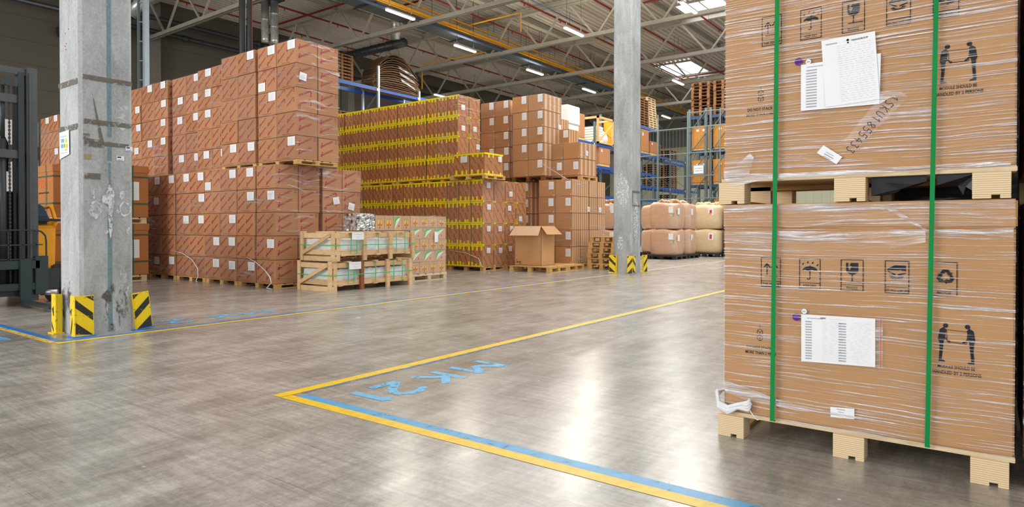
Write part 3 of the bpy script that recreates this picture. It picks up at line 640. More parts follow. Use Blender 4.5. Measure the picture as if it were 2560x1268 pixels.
# ------------------------------------------------------------------ cartons
def arrow_icon(f, x, y, w, h, mi):
    f.line([(x + w * .3, y + h * .3), (x + w * .3, y + h)], w * .13, mi); f.line([(x + w * .7, y + h * .3), (x + w * .7, y + h)], w * .13, mi)
    for c_ in (.3, .7): f.poly([(x + w * (c_ - .17), y + h * .78), (x + w * (c_ + .17), y + h * .78), (x + w * c_, y + h * 1.05)], mi)
    f.rect(x + w * .08, y + h * .1, x + w * .92, y + h * .2, mi)
def imark(f, x, y, s, ang, mi, flip=False):
    """bold slanted i followed by a word running uphill"""
    if flip:
        f.line([(x + s, y + s * math.tan(ang) + .03 * s), (x + s * .97, y + s * math.tan(ang) - .16 * s)], s * .12, mi); f.disc(x + s * .97, y + s * math.tan(ang) - .27 * s, s * .06, mi, 8)
        f.text('VTNVAONNI', x, y, s * .15, s * .98 / math.cos(ang), ang, mi, bold=.03)
    else:
        f.line([(x, y - .04 * s), (x + .05 * s, y + .17 * s)], s * .12, mi); f.disc(x + .075 * s, y + .27 * s, s * .06, mi, 8)
        f.text('INNOVANTA', x + .10 * s, y + .02 * s, s * .15, s * .95 / math.cos(ang), ang, mi, bold=.03)
def make_red_carton(w, d, h, mode='front', flip=False):
    q = MB(); g = .006; q.rbox(g, g, .001, w - g, d - g, h - g, .007)
    # closing seams on the faces
    f = Flat(q, (0, g - .0025, 0), (1, 0, 0), (0, 0, 1)); s_ = Flat(q, (w - g + .0025, 0, 0), (0, 1, 0), (0, 0, 1))
    sz = w * .35; ang = math.radians(35)
    for (a, b_) in ((.08, .15), (.54, .15), (.08, .55), (.54, .55)):
        imark(f, a * w, (b_ + (.06 if flip else 0)) * h, sz, ang, 1, flip)
    f.text('THIS SIDE UP 50 KG', w * .28, h * (.93 if flip else .055), h * .035, w * .42, 0, 1)
    sz = d * .56; ang = math.radians(25)
    for b_ in (.22, .60): imark(s_, .14 * d, b_ * h, sz, ang, 1, flip)
    if flip: arrow_icon(s_, .06 * d, .06 * h, .09, .09, 1)
    else: arrow_icon(s_, .78 * d, .80 * h, .08, .07, 1)
    return q.build('printed_carton', ['card', 'red_print'])
def make_yellow_carton(w, d, h, sidefirst=True):
    q = MB(); g = .006; q.rbox(g, g, .001, w - g, d - g, h - g, .007)
    for fl, ww in ((Flat(q, (0, g - .0025, 0), (1, 0, 0), (0, 0, 1)), w), (Flat(q, (w - g + .0025, 0, 0), (0, 1, 0), (0, 0, 1)), d)):
        for a in (.10, .55):
            for b_ in (.06, .52):
                x0, y0 = a * ww, (b_ + .40) * h; x1, y1 = (a + .28) * ww, b_ * h
                an = math.atan2(y1 - y0, x1 - x0); L = math.hypot(x1 - x0, y1 - y0)
                fl.text('INNOVANTA', x0, y0 - .02 * h, .030, L * .92, an, 1, bold=.04)
                fl.line([(x0 - .005, y0 - .01), (x0 + .03, y0 + .012)], .022, 1); fl.disc(x1, y1 + .008, .026, 1, 8, 0, PI)
                fl.line([(x0, y0 - .02 * h), (x1, y1 + .02 * h)], .014, 1)
        fl.text('THIS SIDE UP', ww * .3, h * .95, .014, ww * .4, 0, 1)
    return q.build('taped_carton', ['card_yellowish', 'orange_red_print'])
def make_tape(w, d, h, seed, side=False):
    rnd = random.Random(seed); q = MB(); g = -.0015
    def strips(f, ww, edge, fingers):
        f.rect(0, h - .046, ww, h - .004, 0)
        if edge: f.rect(0, .003, ww, .034, 0)
        for k in range(fingers):
            x = (.12 + .34 * k + rnd.uniform(-.05, .05)) * ww; wd = rnd.uniform(.045, .068)
            f.rect(x, h - rnd.uniform(.09, .16), x + wd, h - .01, 0); x += rnd.uniform(-.04, .04)
            x = max(.005, x)
            if edge: f.rect(x, .005, x + wd, rnd.uniform(.08, .16), 0)
    strips(Flat(q, (0, g, 0), (1, 0, 0), (0, 0, 1)), w, True, 3)
    sf = Flat(q, (w - g, 0, 0), (0, 1, 0), (0, 0, 1))
    if side: strips(sf, d, True, 3)
    else: sf.rect(0, h - .02, .06, h, 0); sf.rect(d - .08, h - .014, d, h, 0); sf.rect(0, .0, .05, .018, 0)
    q.box(0, 0, h - .003, w, d, h - .001)
    return q.build('packing_tape', 'yellow_tape')
def make_plain_carton(w, d, h, mat='card_yellowish', stripes=True):
    q = MB(); g = .006; q.rbox(g, g, .001, w - g, d - g, h - g, .007)
    s_ = Flat(q, (w - g + .0025, 0, 0), (0, 1, 0), (0, 0, 1))
    if stripes:
        for k in range(4): s_.rect(d * (.06 + .24 * k), .01, d * (.06 + .24 * k + .10), h - .012, 1)
    f = Flat(q, (0, g - .0025, 0), (1, 0, 0), (0, 0, 1)); f.disc(w * .92, h * .08, .014, 2, 8)
    return q.build('plain_carton', [mat, 'card_pale', 'paper'])
def make_label(w=.135, h=.17, lines=6):
    q = MB(); f = Flat(q, (0, -.0045, 0), (1, 0, 0), (0, 0, 1)); f.rect(0, 0, w, h, 0)
    f2 = Flat(q, (0, -.006, 0), (1, 0, 0), (0, 0, 1))
    for k in range(lines): f2.rect(w * .12, h * (.12 + .13 * k), w * (.6 + .3 * ((k * 7) % 3) / 3), h * (.12 + .13 * k) + .0028, 1)
    return q.build('paper_label', ['paper', 'paper_ink'])
PROTO = {}
def proto(key, fn):
    if key not in PROTO:
        o = fn(); COL.objects.unlink(o); PROTO[key] = o
    return PROTO[key]
def spawn(key, fn, loc=None, rz=0, parent=None):
    p_ = proto(key, fn); o = p_.copy(); COL.objects.link(o)
    if parent: o.parent = parent
    if loc is not None: o.location = loc
    if rz: o.rotation_euler = (0, 0, rz)
    return o
def carton(kind, x, y, z, w, d, h, label, group, lab=None, flip=False, tape=0, sidelab=None, jit=1.0, side=False):
    k = (kind, round(w, 2), round(d, 2), round(h, 3), flip)
    fn = {'red': lambda: make_red_carton(w, d, h, flip=flip), 'yel': lambda: make_yellow_carton(w, d, h), 'plain': lambda: make_plain_carton(w, d, h),
          'dark': lambda: make_plain_carton(w, d, h, 'card')}[kind]
    j = .011 * jit
    o = spawn(k, fn, (x + random.uniform(-.3, .3) * j, y - abs(random.gauss(0, 1)) * j, z), random.uniform(-1, 1) * .006 * jit)
    tag(o, label, 'carton', group)
    if lab:
        lw, lh = (.225, .16) if kind in ('red', 'yel') else (.165, .215)
        l_ = spawn(('lab', kind), lambda: make_label(lw, lh, 6), (min(w * lab[0], w - lw - .02), 0, min(h * lab[1], h - lh - .015)), 0, o)
    if sidelab:
        l_ = spawn(('lab2',), lambda: make_label(.15, .14, 5), (w + .002, d * sidelab[0], h * sidelab[1]), PI / 2, o)
        l_.rotation_euler = (0, sidelab[2] if len(sidelab) > 2 else 0, PI / 2)
    if tape: spawn(('tape', round(w, 2), round(d, 2), tape % 5, side), lambda: make_tape(w, d, h, tape % 5, side), (0, 0, 0), 0, o)
    return o
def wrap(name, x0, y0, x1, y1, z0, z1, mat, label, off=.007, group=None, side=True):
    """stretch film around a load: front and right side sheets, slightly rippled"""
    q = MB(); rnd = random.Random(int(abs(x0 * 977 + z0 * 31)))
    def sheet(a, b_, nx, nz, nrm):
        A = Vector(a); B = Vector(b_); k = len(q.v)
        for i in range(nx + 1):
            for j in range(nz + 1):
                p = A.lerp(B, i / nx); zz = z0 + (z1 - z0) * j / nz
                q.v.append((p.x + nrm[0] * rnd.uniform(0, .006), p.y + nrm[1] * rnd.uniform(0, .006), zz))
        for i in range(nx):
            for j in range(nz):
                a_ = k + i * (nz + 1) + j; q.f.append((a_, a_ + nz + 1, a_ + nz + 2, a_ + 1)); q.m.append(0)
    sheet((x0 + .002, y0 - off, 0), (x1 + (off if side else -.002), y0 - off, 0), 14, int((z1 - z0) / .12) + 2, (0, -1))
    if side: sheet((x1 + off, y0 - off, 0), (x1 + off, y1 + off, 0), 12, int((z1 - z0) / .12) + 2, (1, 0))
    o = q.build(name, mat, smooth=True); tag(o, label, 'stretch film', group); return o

# ---- stack A: red printed cartons, lower tier
HR = .434; ZP = .085
GA = 'red printed cartons in the lower tier of the left stack'
rown = ['bottom course', 'second course', 'third course', 'fourth course', 'top course']
LABA = {(0, 0): 0, (7, 0): 1, (6, 0): 1, (0, 1): 0}
xa = [-10.34, -10.98, -11.61, -12.18, -12.76, -13.34, -13.97, -14.62, -15.22, -15.84, -16.46, -17.08, -17.70]
labs = {  # (column from corner, row from bottom): label position (x frac, z frac)
 (0, 3): (.66, .52), (0, 1): (.66, .50), (1, 4): (.55, .55), (1, 3): (.58, .52), (1, 0): (.60, .50), (2, 4): (.60, .55), (2, 2): (.60, .55), (2, 1): (.58, .55), (2, 0): (.58, .50),
 (3, 4): (.05, .08), (3, 1): (.58, .55), (3, 0): (.55, .55), (4, 4): (.62, .56), (4, 3): (.62, .56), (4, 2): (.6, .55), (5, 4): (.58, .56), (5, 2): (.52, .55), (6, 4): (.6, .55), (6, 0): (.58, .55), (7, 4): (.52, .55), (7, 3): (.5, .52), (7, 0): (.45, .5)}
for c_ in range(12):
    x1, x0 = xa[c_], xa[c_ + 1]; w = .61
    yo = ([0] * 7 + [.02] + [.05] * 4)[c_]
    for r_ in range(5):
        d = .485 if c_ == 0 else .93
        lb = labs.get((c_, r_))
        carton('red', x1 - w, 6.84 + yo, ZP + HR * r_, w, d, HR, 'red printed carton, lower left stack, %s front column from right, %s%s' % (ORD[c_], rown[r_], ', labelled' if lb else ''),
               GA, lab=lb, flip=(c_, r_) in ((3, 4), (6, 3)))
sidel = {(3, 3): (.35, .15, .1), (1, 3): (.55, .38, -.18), (2, 3): (.30, .2, .2)}
for c_, y in enumerate((7.33, 7.86, 8.34)):
    for r_ in range(5):
        if r_ < 2 and c_ > 0: pass
        carton('red', -10.34 - .61, y, ZP + HR * r_, .61, .475, HR, 'red printed carton, flank of lower left stack, %s behind corner, %s' % (ORD[c_], rown[r_]), GA,
               sidelab=sidel.get((c_, r_)), flip=(c_, r_) == (1, 3))
for i, (a, b_) in enumerate(((-10.34, -11.60), (-11.62, -12.78), (-12.80, -13.98), (-14.0, -15.22), (-15.24, -16.46), (-16.48, -17.70))):
    pallet(b_, 6.86, 0, a - b_, .93, 'low wooden pallet under the lower left stack, %s from its right corner' % ORD[i], 'pallets under the lower left stack', ZP - .003)
pallet(-11.5, 7.84, 0, 1.16, .96, 'low wooden pallet under the rear right flank of the left stack', 'pallets under the lower left stack', ZP - .003)
for i, (a, b_) in enumerate(((-11.60, -10.34), (-12.78, -11.62), (-15.22, -12.80))):
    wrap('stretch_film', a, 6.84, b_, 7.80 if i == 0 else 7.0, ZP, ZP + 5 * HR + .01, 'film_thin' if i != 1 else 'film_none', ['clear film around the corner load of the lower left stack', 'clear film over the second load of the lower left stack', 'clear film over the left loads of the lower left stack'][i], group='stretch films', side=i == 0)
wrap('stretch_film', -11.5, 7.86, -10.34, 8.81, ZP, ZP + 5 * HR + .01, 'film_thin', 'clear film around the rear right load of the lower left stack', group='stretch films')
# ---- upper tier
HU = .434; ZU = ZP + 5 * HR + .085
GU = 'red printed cartons in the upper tier of the left stack'
up = [(-10.04, 7.07, 2, .605), (-11.30, 7.05, 2, .605), (-12.67, 7.28, 2, .61), (-13.93, 7.36, 2, .61), (-15.24, 7.30, 2, .65), (-16.60, 7.32, 2, .62)]
ulab = {(0, 4, 0): (.60, .60), (0, 4, 1): (.58, .58), (0, 3, 1): (.05, .08), (0, 2, 1): (.60, .60), (0, 0, 0): (.62, .58),
        (1, 4, 0): (.58, .62), (1, 0, 0): (.62, .56), (1, 0, 1): (.55, .58), (2, 4, 1): (.55, .6), (2, 3, 1): (.55, .6), (2, 2, 1): (.55, .58), (2, 0, 0): (.58, .58), (2, 0, 1): (.45, .56),
        (3, 4, 0): (.72, .62), (3, 3, 0): (.70, .62), (3, 3, 1): (.45, .58), (3, 2, 0): (.70, .6), (3, 2, 1): (.4, .56), (3, 0, 0): (.6, .56), (3, 0, 1): (.5, .56),
        (4, 4, 0): (.5, .6), (4, 4, 1): (.5, .58), (4, 3, 0): (.55, .6), (4, 2, 0): (.5, .6), (4, 1, 0): (.52, .6), (4, 1, 1): (.5, .56), (5, 3, 0): (.65, .58), (5, 2, 0): (.68, .58), (5, 1, 0): (.4, .3)}
un = ['corner load', 'second load from the corner', 'third load from the corner', 'fourth load from the corner', 'fifth load from the corner', 'sixth load from the corner']
for g_, (xr, y, n_, w) in enumerate(up):
    pallet(xr - 2 * w, y + .01, ZP + 5 * HR, 2 * w, .90, 'low pallet under the upper left stack, %s' % un[g_], 'pallets between the tiers of the left stack', .083)
    for c_ in range(2):
        for r_ in range(5):
            lb = ulab.get((g_, r_, c_))
            carton('red', xr - w * (c_ + 1), y, ZU + HU * r_, w, .47 if g_ in (0, 4) else .93, HU, 'red printed carton, upper left stack, %s, %s carton, %s' % (un[g_], ['right', 'left'][c_], rown[r_]), GU, lab=lb,
                   flip=(g_, r_, c_) in ((0, 3, 1), (0, 2, 0), (2, 3, 0)), sidelab=(.12, .32, .12) if (g_, r_, c_) == (0, 3, 0) else None)
    if g_ in (0, 4):
        for r_ in range(5):
            carton('red', xr - w, y + .475, ZU + HU * r_, w, .47, HU, 'red printed carton, upper left stack, %s, rear carton, %s' % (un[g_], rown[r_]), GU, flip=False)
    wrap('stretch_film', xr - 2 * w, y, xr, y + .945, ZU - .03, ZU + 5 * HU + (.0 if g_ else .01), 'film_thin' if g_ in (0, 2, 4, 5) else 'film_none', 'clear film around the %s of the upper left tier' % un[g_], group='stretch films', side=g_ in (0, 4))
# ---- stack far left behind the forklift
for t_, (z0, nr) in enumerate(((ZP, 5), (ZU, 4))):
    for c_ in range(2):
        for r_ in range(nr):
            carton('red', -19.62 - .64 * (c_ + 1), 6.6, z0 + HR * r_, .64, .93, HR, 'red printed carton between mast and pillar, %s tier, %s column, %s' % (['lower', 'upper'][t_], ['right', 'left'][c_], rown[r_] if r_ < nr - 1 else 'top course'), 'red printed cartons behind the forklift',
                   lab=(.6, .6) if (t_ == 1 and (c_, r_) in ((0, 3), (1, 3), (0, 1), (0, 0), (1, 0))) else None)
    pallet(-20.92, 6.62, 0 if t_ == 0 else ZP + 5 * HR, 1.28, .9, 'low wooden pallet under the %s cartons behind the forklift' % ['lower', 'upper'][t_], None, .083)
wrap('stretch_film', -20.9, 6.6, -19.62, 7.53, ZU, ZU + 3.4 * HR, 'film_none', 'clear film around the cartons behind the forklift', group='stretch films')
# loose film tails hanging from the stack
def tail(pts, r, label, par=None):
    q = MB(); q.tube(pts, [r * (.6 + .8 * random.random()) for _ in pts], 6); o = q.build('film_tail', 'white_bag', smooth=True); tag(o, label, 'film tail'); return o
tail([(-14.1, 6.81, .62), (-13.6, 6.80, .57), (-13.2, 6.79, .45), (-12.95, 6.78, .27), (-12.9, 6.76, .12), (-12.93, 6.73, .02), (-12.80, 6.69, .015)], .007, 'white twisted film tail hanging to the floor at the middle of the lower left stack')
tail([(-11.2, 6.80, .55), (-10.9, 6.79, .47), (-10.6, 6.78, .34), (-10.42, 6.77, .22), (-10.34, 6.75, .12), (-10.44, 6.72, .02), (-10.22, 6.68, .015)], .009, 'white twisted film tail hanging at the near corner of the lower left stack')
tail([(-11.5, 12.765, .50), (-10.95, 12.765, .46), (-10.5, 12.765, .32), (-10.38, 12.765, .10)], .008, 'white film tail sagging over the lower yellow taped stack')
tail([(-10.1, 15.05, 2.9), (-9.6, 15.03, 2.62), (-9.2, 14.995, 2.40)], .007, 'white film tail stretched down from the plain cartons')

# ---- yellow taped stack
HY = .5585; ZY = .105; GY = 'yellow taped cartons in the lower tier'; WY = .414
for c_ in range(12):
    for r_ in range(4):
        x1 = -10.37 - WY * c_
        carton('yel', x1 - .395, 12.79, ZY + HY * r_, .395, .455 if c_ == 0 else .93, HY, 'yellow taped carton, lower tier, %s front column from right, %s' % (ORD[c_], ['bottom course', 'second course', 'third course', 'top course'][r_]), GY, tape=1 + (c_ * 7 + r_ * 3) % 5)
ys = [13.27, 13.76, 14.25]
sl = {(0, 3): (.30, .62), (0, 2): (.25, .5), (0, 1): (.3, .6), (0, 0): (.3, .6)}
for c_, y in enumerate(ys):
    for r_ in range(4):
        carton('yel', -10.37 - .395, y, ZY + HY * r_, .395, .455, HY, 'yellow taped carton, flank of lower tier, %s behind corner, %s' % (ORD[c_], ['bottom course', 'second course', 'third course', 'top course'][r_]), GY, tape=1 + r_,
               sidelab={(0, 1): (.35, .62), (0, 0): (.38, .6), (1, 3): (.3, .28), (1, 2): (.2, .6), (1, 1): (.4, .62), (1, 0): (.3, .66), (2, 2): (.2, .1)}.get((c_, r_)))
for o_ in [o for o in COL.objects if o.get('label', '').startswith('yellow taped carton, lower tier, first front column')]:
    l_ = spawn(('lab2',), lambda: make_label(.15, .14, 5), (.395 + .002, .16, HY * .62), PI / 2, o_)
for i in range(4):
    pallet(-10.37 - 1.242 * (i + 1) + .03, 12.81, 0, 1.21, .92, 'wooden pallet under the lower yellow taped tier, %s from its right corner' % ORD[i], 'pallets under the yellow taped stack', .103)
pallet(-11.58, 13.76, 0, 1.21, .95, 'wooden pallet under the rear flank of the yellow taped stack', 'pallets under the yellow taped stack', .103)
wrap('stretch_film', -11.6, 12.79, -10.37, 13.74, ZY, ZY + 4 * HY, 'film_none', 'clear film around the corner load of the lower yellow taped tier', group='stretch films')
wrap('stretch_film', -11.6, 13.76, -10.37, 14.72, ZY, ZY + 4 * HY, 'film_thin', 'clear film around the rear load of the yellow taped stack', group='stretch films')
ZYU = 2.43; GY2 = 'yellow taped cartons in the upper tier'
for c_ in range(13):
    for r_ in range(4):
        x1 = -11.44 - .386 * c_ - .03 * (c_ // 3)
        dz = 0
        carton('yel', x1 - .375, 13.06 + .02 * (c_ // 3), ZYU + HY * r_, .375, .45 if c_ == 0 else .93, HY, 'yellow taped carton, upper tier, %s front column from right, %s' % (ORD[c_], ['bottom course', 'second course', 'third course', 'top course'][r_]), GY2, tape=1 + (c_ * 5 + r_ * 2) % 5)
for c_, y in enumerate((13.54,)):
    for r_ in range(4):
        carton('yel', -11.44 - .375, y, ZYU + HY * r_, .375, .45, HY, 'yellow taped carton, rear right flank of the upper tier, %s' % ['bottom course', 'second course', 'third course', 'top course'][r_], GY2, tape=1 + r_,
               sidelab={2: (.3, .35), 1: (.6, .5)}.get(r_))
for o_ in [o for o in COL.objects if o.get('label', '').startswith('yellow taped carton, upper tier, first front column')][2:]:
    spawn(('lab2',), lambda: make_label(.15, .14, 5), (.375 + .002, .13, HY * .3), PI / 2, o_)
for i in range(4):
    pallet(-11.44 - 1.19 * (i + 1) - .03 * i, 13.08, ZY + 4 * HY, 1.17, .9, 'wooden pallet under the upper yellow taped tier, %s from its right corner' % ORD[i], 'pallets under the upper yellow taped tier', .086)
wrap('stretch_film', -12.2, 13.06, -11.44, 14.0, ZYU, ZYU + 4 * HY, 'film_thin', 'clear film around the corner load of the upper yellow taped tier', group='stretch films')
# two cartons on a pallet on top of the lower tier
pallet(-11.35, 12.62, ZY + 4 * HY, 1.2, .82, 'wooden pallet carrying two yellow taped cartons on the corner of the lower tier', None, .10)
for i in range(2):
    carton('yel', -10.19 - .50 * (i + 1) - .02 * i, 12.64, ZY + 4 * HY + .10, .50, .76, HY, ['yellow taped carton on the small pallet, right one with its long side showing', 'yellow taped carton on the small pallet, left one with a white label'][i],
           'pair of yellow taped cartons on the small pallet', lab=(.45, .6) if i else None, tape=2, side=True, sidelab=(.72, .64) if i == 0 else None)

# ---- plain brown cartons
HB = .459; ZB = .13; GB = 'plain brown cartons on the floor, lower tier'
cr = ['bottom course', 'second course', 'third course', 'fourth course', 'top course']
for c_ in range(2):
    for r_ in range(5):
        w = .545
        carton('plain', -9.08 - w * (c_ + 1), 15.01, ZB + HB * r_, w, .46, HB, 'plain brown carton, lower tier behind the open box, %s column, %s' % (['right', 'left'][c_], cr[r_]), GB, lab=(.62, .42) if (r_ != 2 or c_ == 1) and r_ != 4 - 4 * 0 or r_ == 4 else None)
for c_, y in enumerate((15.48, 15.95, 16.42)):
    for r_ in range(5):
        carton('plain', -9.08 - .545, y, ZB + HB * r_, .545, .455, HB, 'plain striped-side carton, flank of the lower tier, %s from the corner, %s' % (ORD[c_ + 1], cr[r_]), GB, sidelab={(0, 3): (.75, .1), (2, 3): (.1, .1)}.get((c_, r_)))
pallet(-10.2, 15.03, 0, 1.12, .9, 'wooden pallet under the plain cartons behind the open box', None, .128)
pallet(-10.2, 15.97, 0, 1.12, .9, 'wooden pallet under the rear plain cartons near the empty pallets', None, .128)
wrap('stretch_film', -10.18, 15.01, -9.08, 16.86, ZB, ZB + 5 * HB, 'film_thin', 'clear film around the plain cartons behind the open box', group='stretch films')
for c_ in range(2):
    for r_ in range(5):
        carton('dark', -10.62 - .545 * (c_ + 1), 15.2, ZB + HB * r_, .545, .93, HB, 'plain brown carton, shaded gap beside yellow taped stack, %s column, %s' % (['right', 'left'][c_], cr[r_]), GB, lab=(.62, .42) if c_ == 0 else None)
pallet(-11.75, 15.22, 0, 1.12, .9, 'wooden pallet under the shaded plain cartons', None, .128)
ZB2 = ZB + 5 * HB + .14
for g_, (xr, y, lab, dk) in enumerate(((-10.04, 15.08, 'tallest plain load with striped side', 'plain'), (-11.36, 15.25, 'plain load just right of the yellow taped tier', 'dark'))):
    pallet(xr - 1.12, y + .01, ZB + 5 * HB, 1.12, .92, 'wooden pallet under the %s' % lab, None, .138, 'pallet_dark')
    for c_ in range(2):
        for r_ in range(5):
            carton(dk, xr - .545 * (c_ + 1), y, ZB2 + HB * r_, .545, .93, HB, 'plain brown carton, %s, %s column, %s' % (lab.replace('plain load just right of the yellow taped tier', 'load beside yellow taped tier'), ['right', 'left'][c_], cr[r_]), 'plain brown cartons in the upper tier',
                   lab=None if (r_ == 0 and c_ == 1) or (g_ and (r_, c_) in ((2, 1),)) else (.62, .5), sidelab=(.8, .0) if (g_, c_, r_) == (0, 0, 3) else None)
    wrap('stretch_film', xr - 1.09, y, xr, y + .93, ZB2 + (.0), ZB2 + 5 * HB, 'film_none', 'clear film around the %s' % lab, group='stretch films')
xr, y = -9.13, 15.51
pallet(xr - 1.12, y + .01, ZB + 5 * HB, 1.15, .92, 'wooden pallet under the low upper load of plain cartons near the pillar', None, .13)
for c_ in range(2):
    for r_ in range(2):
        carton('plain', xr - .545 * (c_ + 1), y, ZB2 + HB * r_, .545, .95, HB, 'plain brown carton, low upper load near pillar, %s column, %s' % (['right', 'left'][c_], ['bottom course', 'second course'][r_]), 'plain brown cartons in the upper tier', lab=(.62, .35) if r_ == 0 else None, sidelab=(.3, .25, .2) if (c_, r_) == (0, 1) else None)
wrap('stretch_film', xr - 1.09, y, xr, y + .95, ZB2 - .05, ZB2 + 2 * HB, 'film_thin', 'crumpled clear film around the low upper load near the pillar', group='stretch films')
carton('plain', -9.72 - .55, 15.9, ZB2 + 2 * HB, .55, .56, HB, 'single striped-side carton on top of the low upper load', 'plain brown cartons in the upper tier', lab=(.7, .45))
pallet(-11.2, 16.52, 0, 1.12, .9, 'wooden pallet under the hidden plain column by the pillar', None, .128)
pallet(-11.2, 16.52, ZB + 5 * HB, 1.12, .9, 'upper wooden pallet of the hidden plain column by the pillar', None, .138)
for r_ in range(9):
    z = ZB + HB * r_ if r_ < 5 else ZB2 + HB * (r_ - 5)
    carton('dark', -10.44 - .55, 16.5, z, .55, .56, HB, 'plain carton column behind the single striped-side carton, %s from floor' % ORD[r_], 'plain brown cartons of the rear column')

# ------------------------------------------------------------------ open empty carton on a pallet
pallet(-9.86, 13.22, 0, 1.24, .84, 'wooden pallet under the empty open carton')
pallet(-9.90, 14.2, 0, 1.2, .8, 'wooden pallet just behind the pallet of the empty open carton')
e = empty('open_carton', (-9.93, 13.55, .146)); tag(e, 'large empty brown carton with its flaps folded outwards', 'carton')
w_, d_, h_ = .82, .62, 1.0; t_ = .006
q = MB(); q.box(0, 0, 0, w_, t_, h_); q.box(0, d_ - t_, 0, w_, d_, h_); q.box(0, 0, 0, t_, d_, h_); q.box(w_ - t_, 0, 0, w_, d_, h_); q.box(0, 0, 0, w_, d_, t_)
q.build('carton_body', 'card_light', e)
q = MB(); q.face([(0, 0, h_), (w_, 0, h_), (w_ + .04, -.19, h_ - .24), (-.04, -.19, h_ - .24)]); q.face([(0, .006, h_), (-.04, -.184, h_ - .24), (w_ + .04, -.184, h_ - .24), (w_, .006, h_)]); q.build('flap', 'card_pale', e)
q = MB(); q.face([(w_, 0, h_), (w_, d_, h_), (w_ + .20, d_ + .05, h_ - .21), (w_ + .20, -.03, h_ - .21)]); q.face([(w_, 0, h_ - .006), (w_ + .2, -.03, h_ - .216), (w_ + .2, d_ + .05, h_ - .216), (w_, d_, h_ - .006)]); q.build('flap', 'card_light', e)
q = MB(); q.face([(0, 0, h_), (-.2, -.03, h_ - .22), (-.2, d_ + .04, h_ - .22), (0, d_, h_)]); q.face([(0, 0, h_ - .006), (0, d_, h_ - .006), (-.2, d_ + .04, h_ - .226), (-.2, -.03, h_ - .226)]); q.build('flap', 'card_light', e)
q = MB(); q.face([(0, d_, h_), (w_, d_, h_), (w_ + .03, d_ + .20, h_ - .2), (-.03, d_ + .20, h_ - .2)]); q.build('flap', 'card_light', e)
q = MB(); f = Flat(q, (0, -.003, 0), (1, 0, 0), (0, 0, 1)); f.text('XM NEFA', .05, .055, .045, .16, 0, 0); f.rect(.06, .12, .08, .14); f.text('ALD', .14, .02, .02, .08); q.build('printed_mark', 'ink', e)

# ---- stack of empty pallets
for i in range(6):
    pallet(-8.76 + random.uniform(-.03, .03) + .012 * i, 15.27 + random.uniform(-.02, .02), .1445 * i, .80, 1.2, 'empty wooden pallet, %s from the floor, stack beside the middle pillar' % ORD[i], 'stack of empty pallets')

# ------------------------------------------------------------------ two wooden crates with wrapped slabs
def crate(x, y, z, label, brown):
    e = empty('wooden_crate', (x, y, z)); tag(e, label, 'crate', 'open wooden crates')
    w, d, h = .98, 1.85, .52; T = .045
    ys_ = [0, .60, 1.22, 1.80]
    for i, yy in enumerate(ys_):
        for xx in ((w - T, w) , (0, T)):
            m_ = 'rust' if (brown and i == 1 and xx[0] > .5) else 'wood_crate'
            MB().box(xx[0], yy - .002, 0, xx[1] + .001, yy + .075, h).build('post', m_, e)
    for xx in (w - T - .03, T + .005):
        MB().box(xx, .0, .40, xx + .025, d, .49).build('side_rail', 'wood_crate', e); MB().box(xx, .0, .09, xx + .025, d, .18).build('side_rail', 'wood_crate', e)
    for yy in (-.025, d - .02):
        MB().box(0, yy, .40, w, yy + .024, .49).build('end_rail', 'wood_crate', e); MB().box(0, yy, .11, w, yy + .024, .20).build('end_rail', 'wood_crate', e); MB().box(0, yy, .0, w, yy + .024, .085).build('end_rail', 'wood_crate', e)
    MB().bar((.10, -.058, .13), (w - .10, -.058, .46), .02, .065, 0, (0, 0, 1)).build('diagonal_brace', 'wood_crate', e)
    MB().box(.02, -.045, 0, .10, -.025, h).build('post', 'wood_crate', e); MB().box(w - .10, -.045, 0, w, -.025, h).build('post', 'wood_crate', e)
    q = MB()
    for yy in (.3, .92, 1.5): q.box(.0, yy, .49, w, yy + .09, .515)
    for yy in (.1, .9, 1.65): q.box(.0, yy, .085, w, yy + .1, .115)
    q.build('cross_boards', 'wood_crate', e)
    # wrapped load
    rnd = random.Random(int(z * 10) + 3); nx, nyy = 6, 26; vs_ = []; fs_ = []
    ring = [(.09, .12), (.5, .115), (.88, .12), (.895, .25), (.87, .37), (.5, .385), (.11, .375), (.085, .25)]
    q = MB(); n_ = len(ring)
    for j in range(nyy + 1):
        yy = .03 + 1.76 * j / nyy
        for (a, b_) in ring: vs_.append((a + rnd.uniform(-.012, .012), yy, b_ + rnd.uniform(-.012, .012)))
    for j in range(nyy):
        for k in range(n_): fs_.append((j * n_ + k, j * n_ + (k + 1) % n_, (j + 1) * n_ + (k + 1) % n_, (j + 1) * n_ + k))
    fs_.append(tuple(range(n_))[::-1]); fs_.append(tuple(nyy * n_ + k for k in range(n_)))
    q.mesh(vs_, fs_); q.build('wrapped_load', 'white_bag', e, smooth=False)
    MB().box(.10, .34, .118, .905, 1.72, .18).build('dark_slab', 'dark_film', e)
    MB().box(.02, -.05, .27, w + .006, -.046, .285).build('strap', 'green_thin', e)
    MB().box(w + .003, -.05, .27, w + .007, d + .02, .285).build('strap', 'green_thin', e)
    for yy in (.32, .45, .95, 1.40, 1.62): MB().box(w - .018, yy, .12, w - .014, yy + .016, .50).build('strap', 'green_thin', e)
    q = MB(); s_ = Flat(q, (w + .006, 0, 0), (0, 1, 0), (0, 0, 1)); s_.rect(.33, .37, .60, .50); o = q.build('white_label', 'paper', e)
    q = MB(); s_ = Flat(q, (w + .008, 0, 0), (0, 1, 0), (0, 0, 1)); s_.line([(.36, .47), (.5, .46), (.57, .47)], .004); s_.line([(.44, .43), (.47, .40), (.5, .43)], .004); q.build('label_writing', 'paper_ink', o)
crate(-10.03, 7.10, 0, 'lower open wooden crate with white wrapped load and one rust brown post', True)
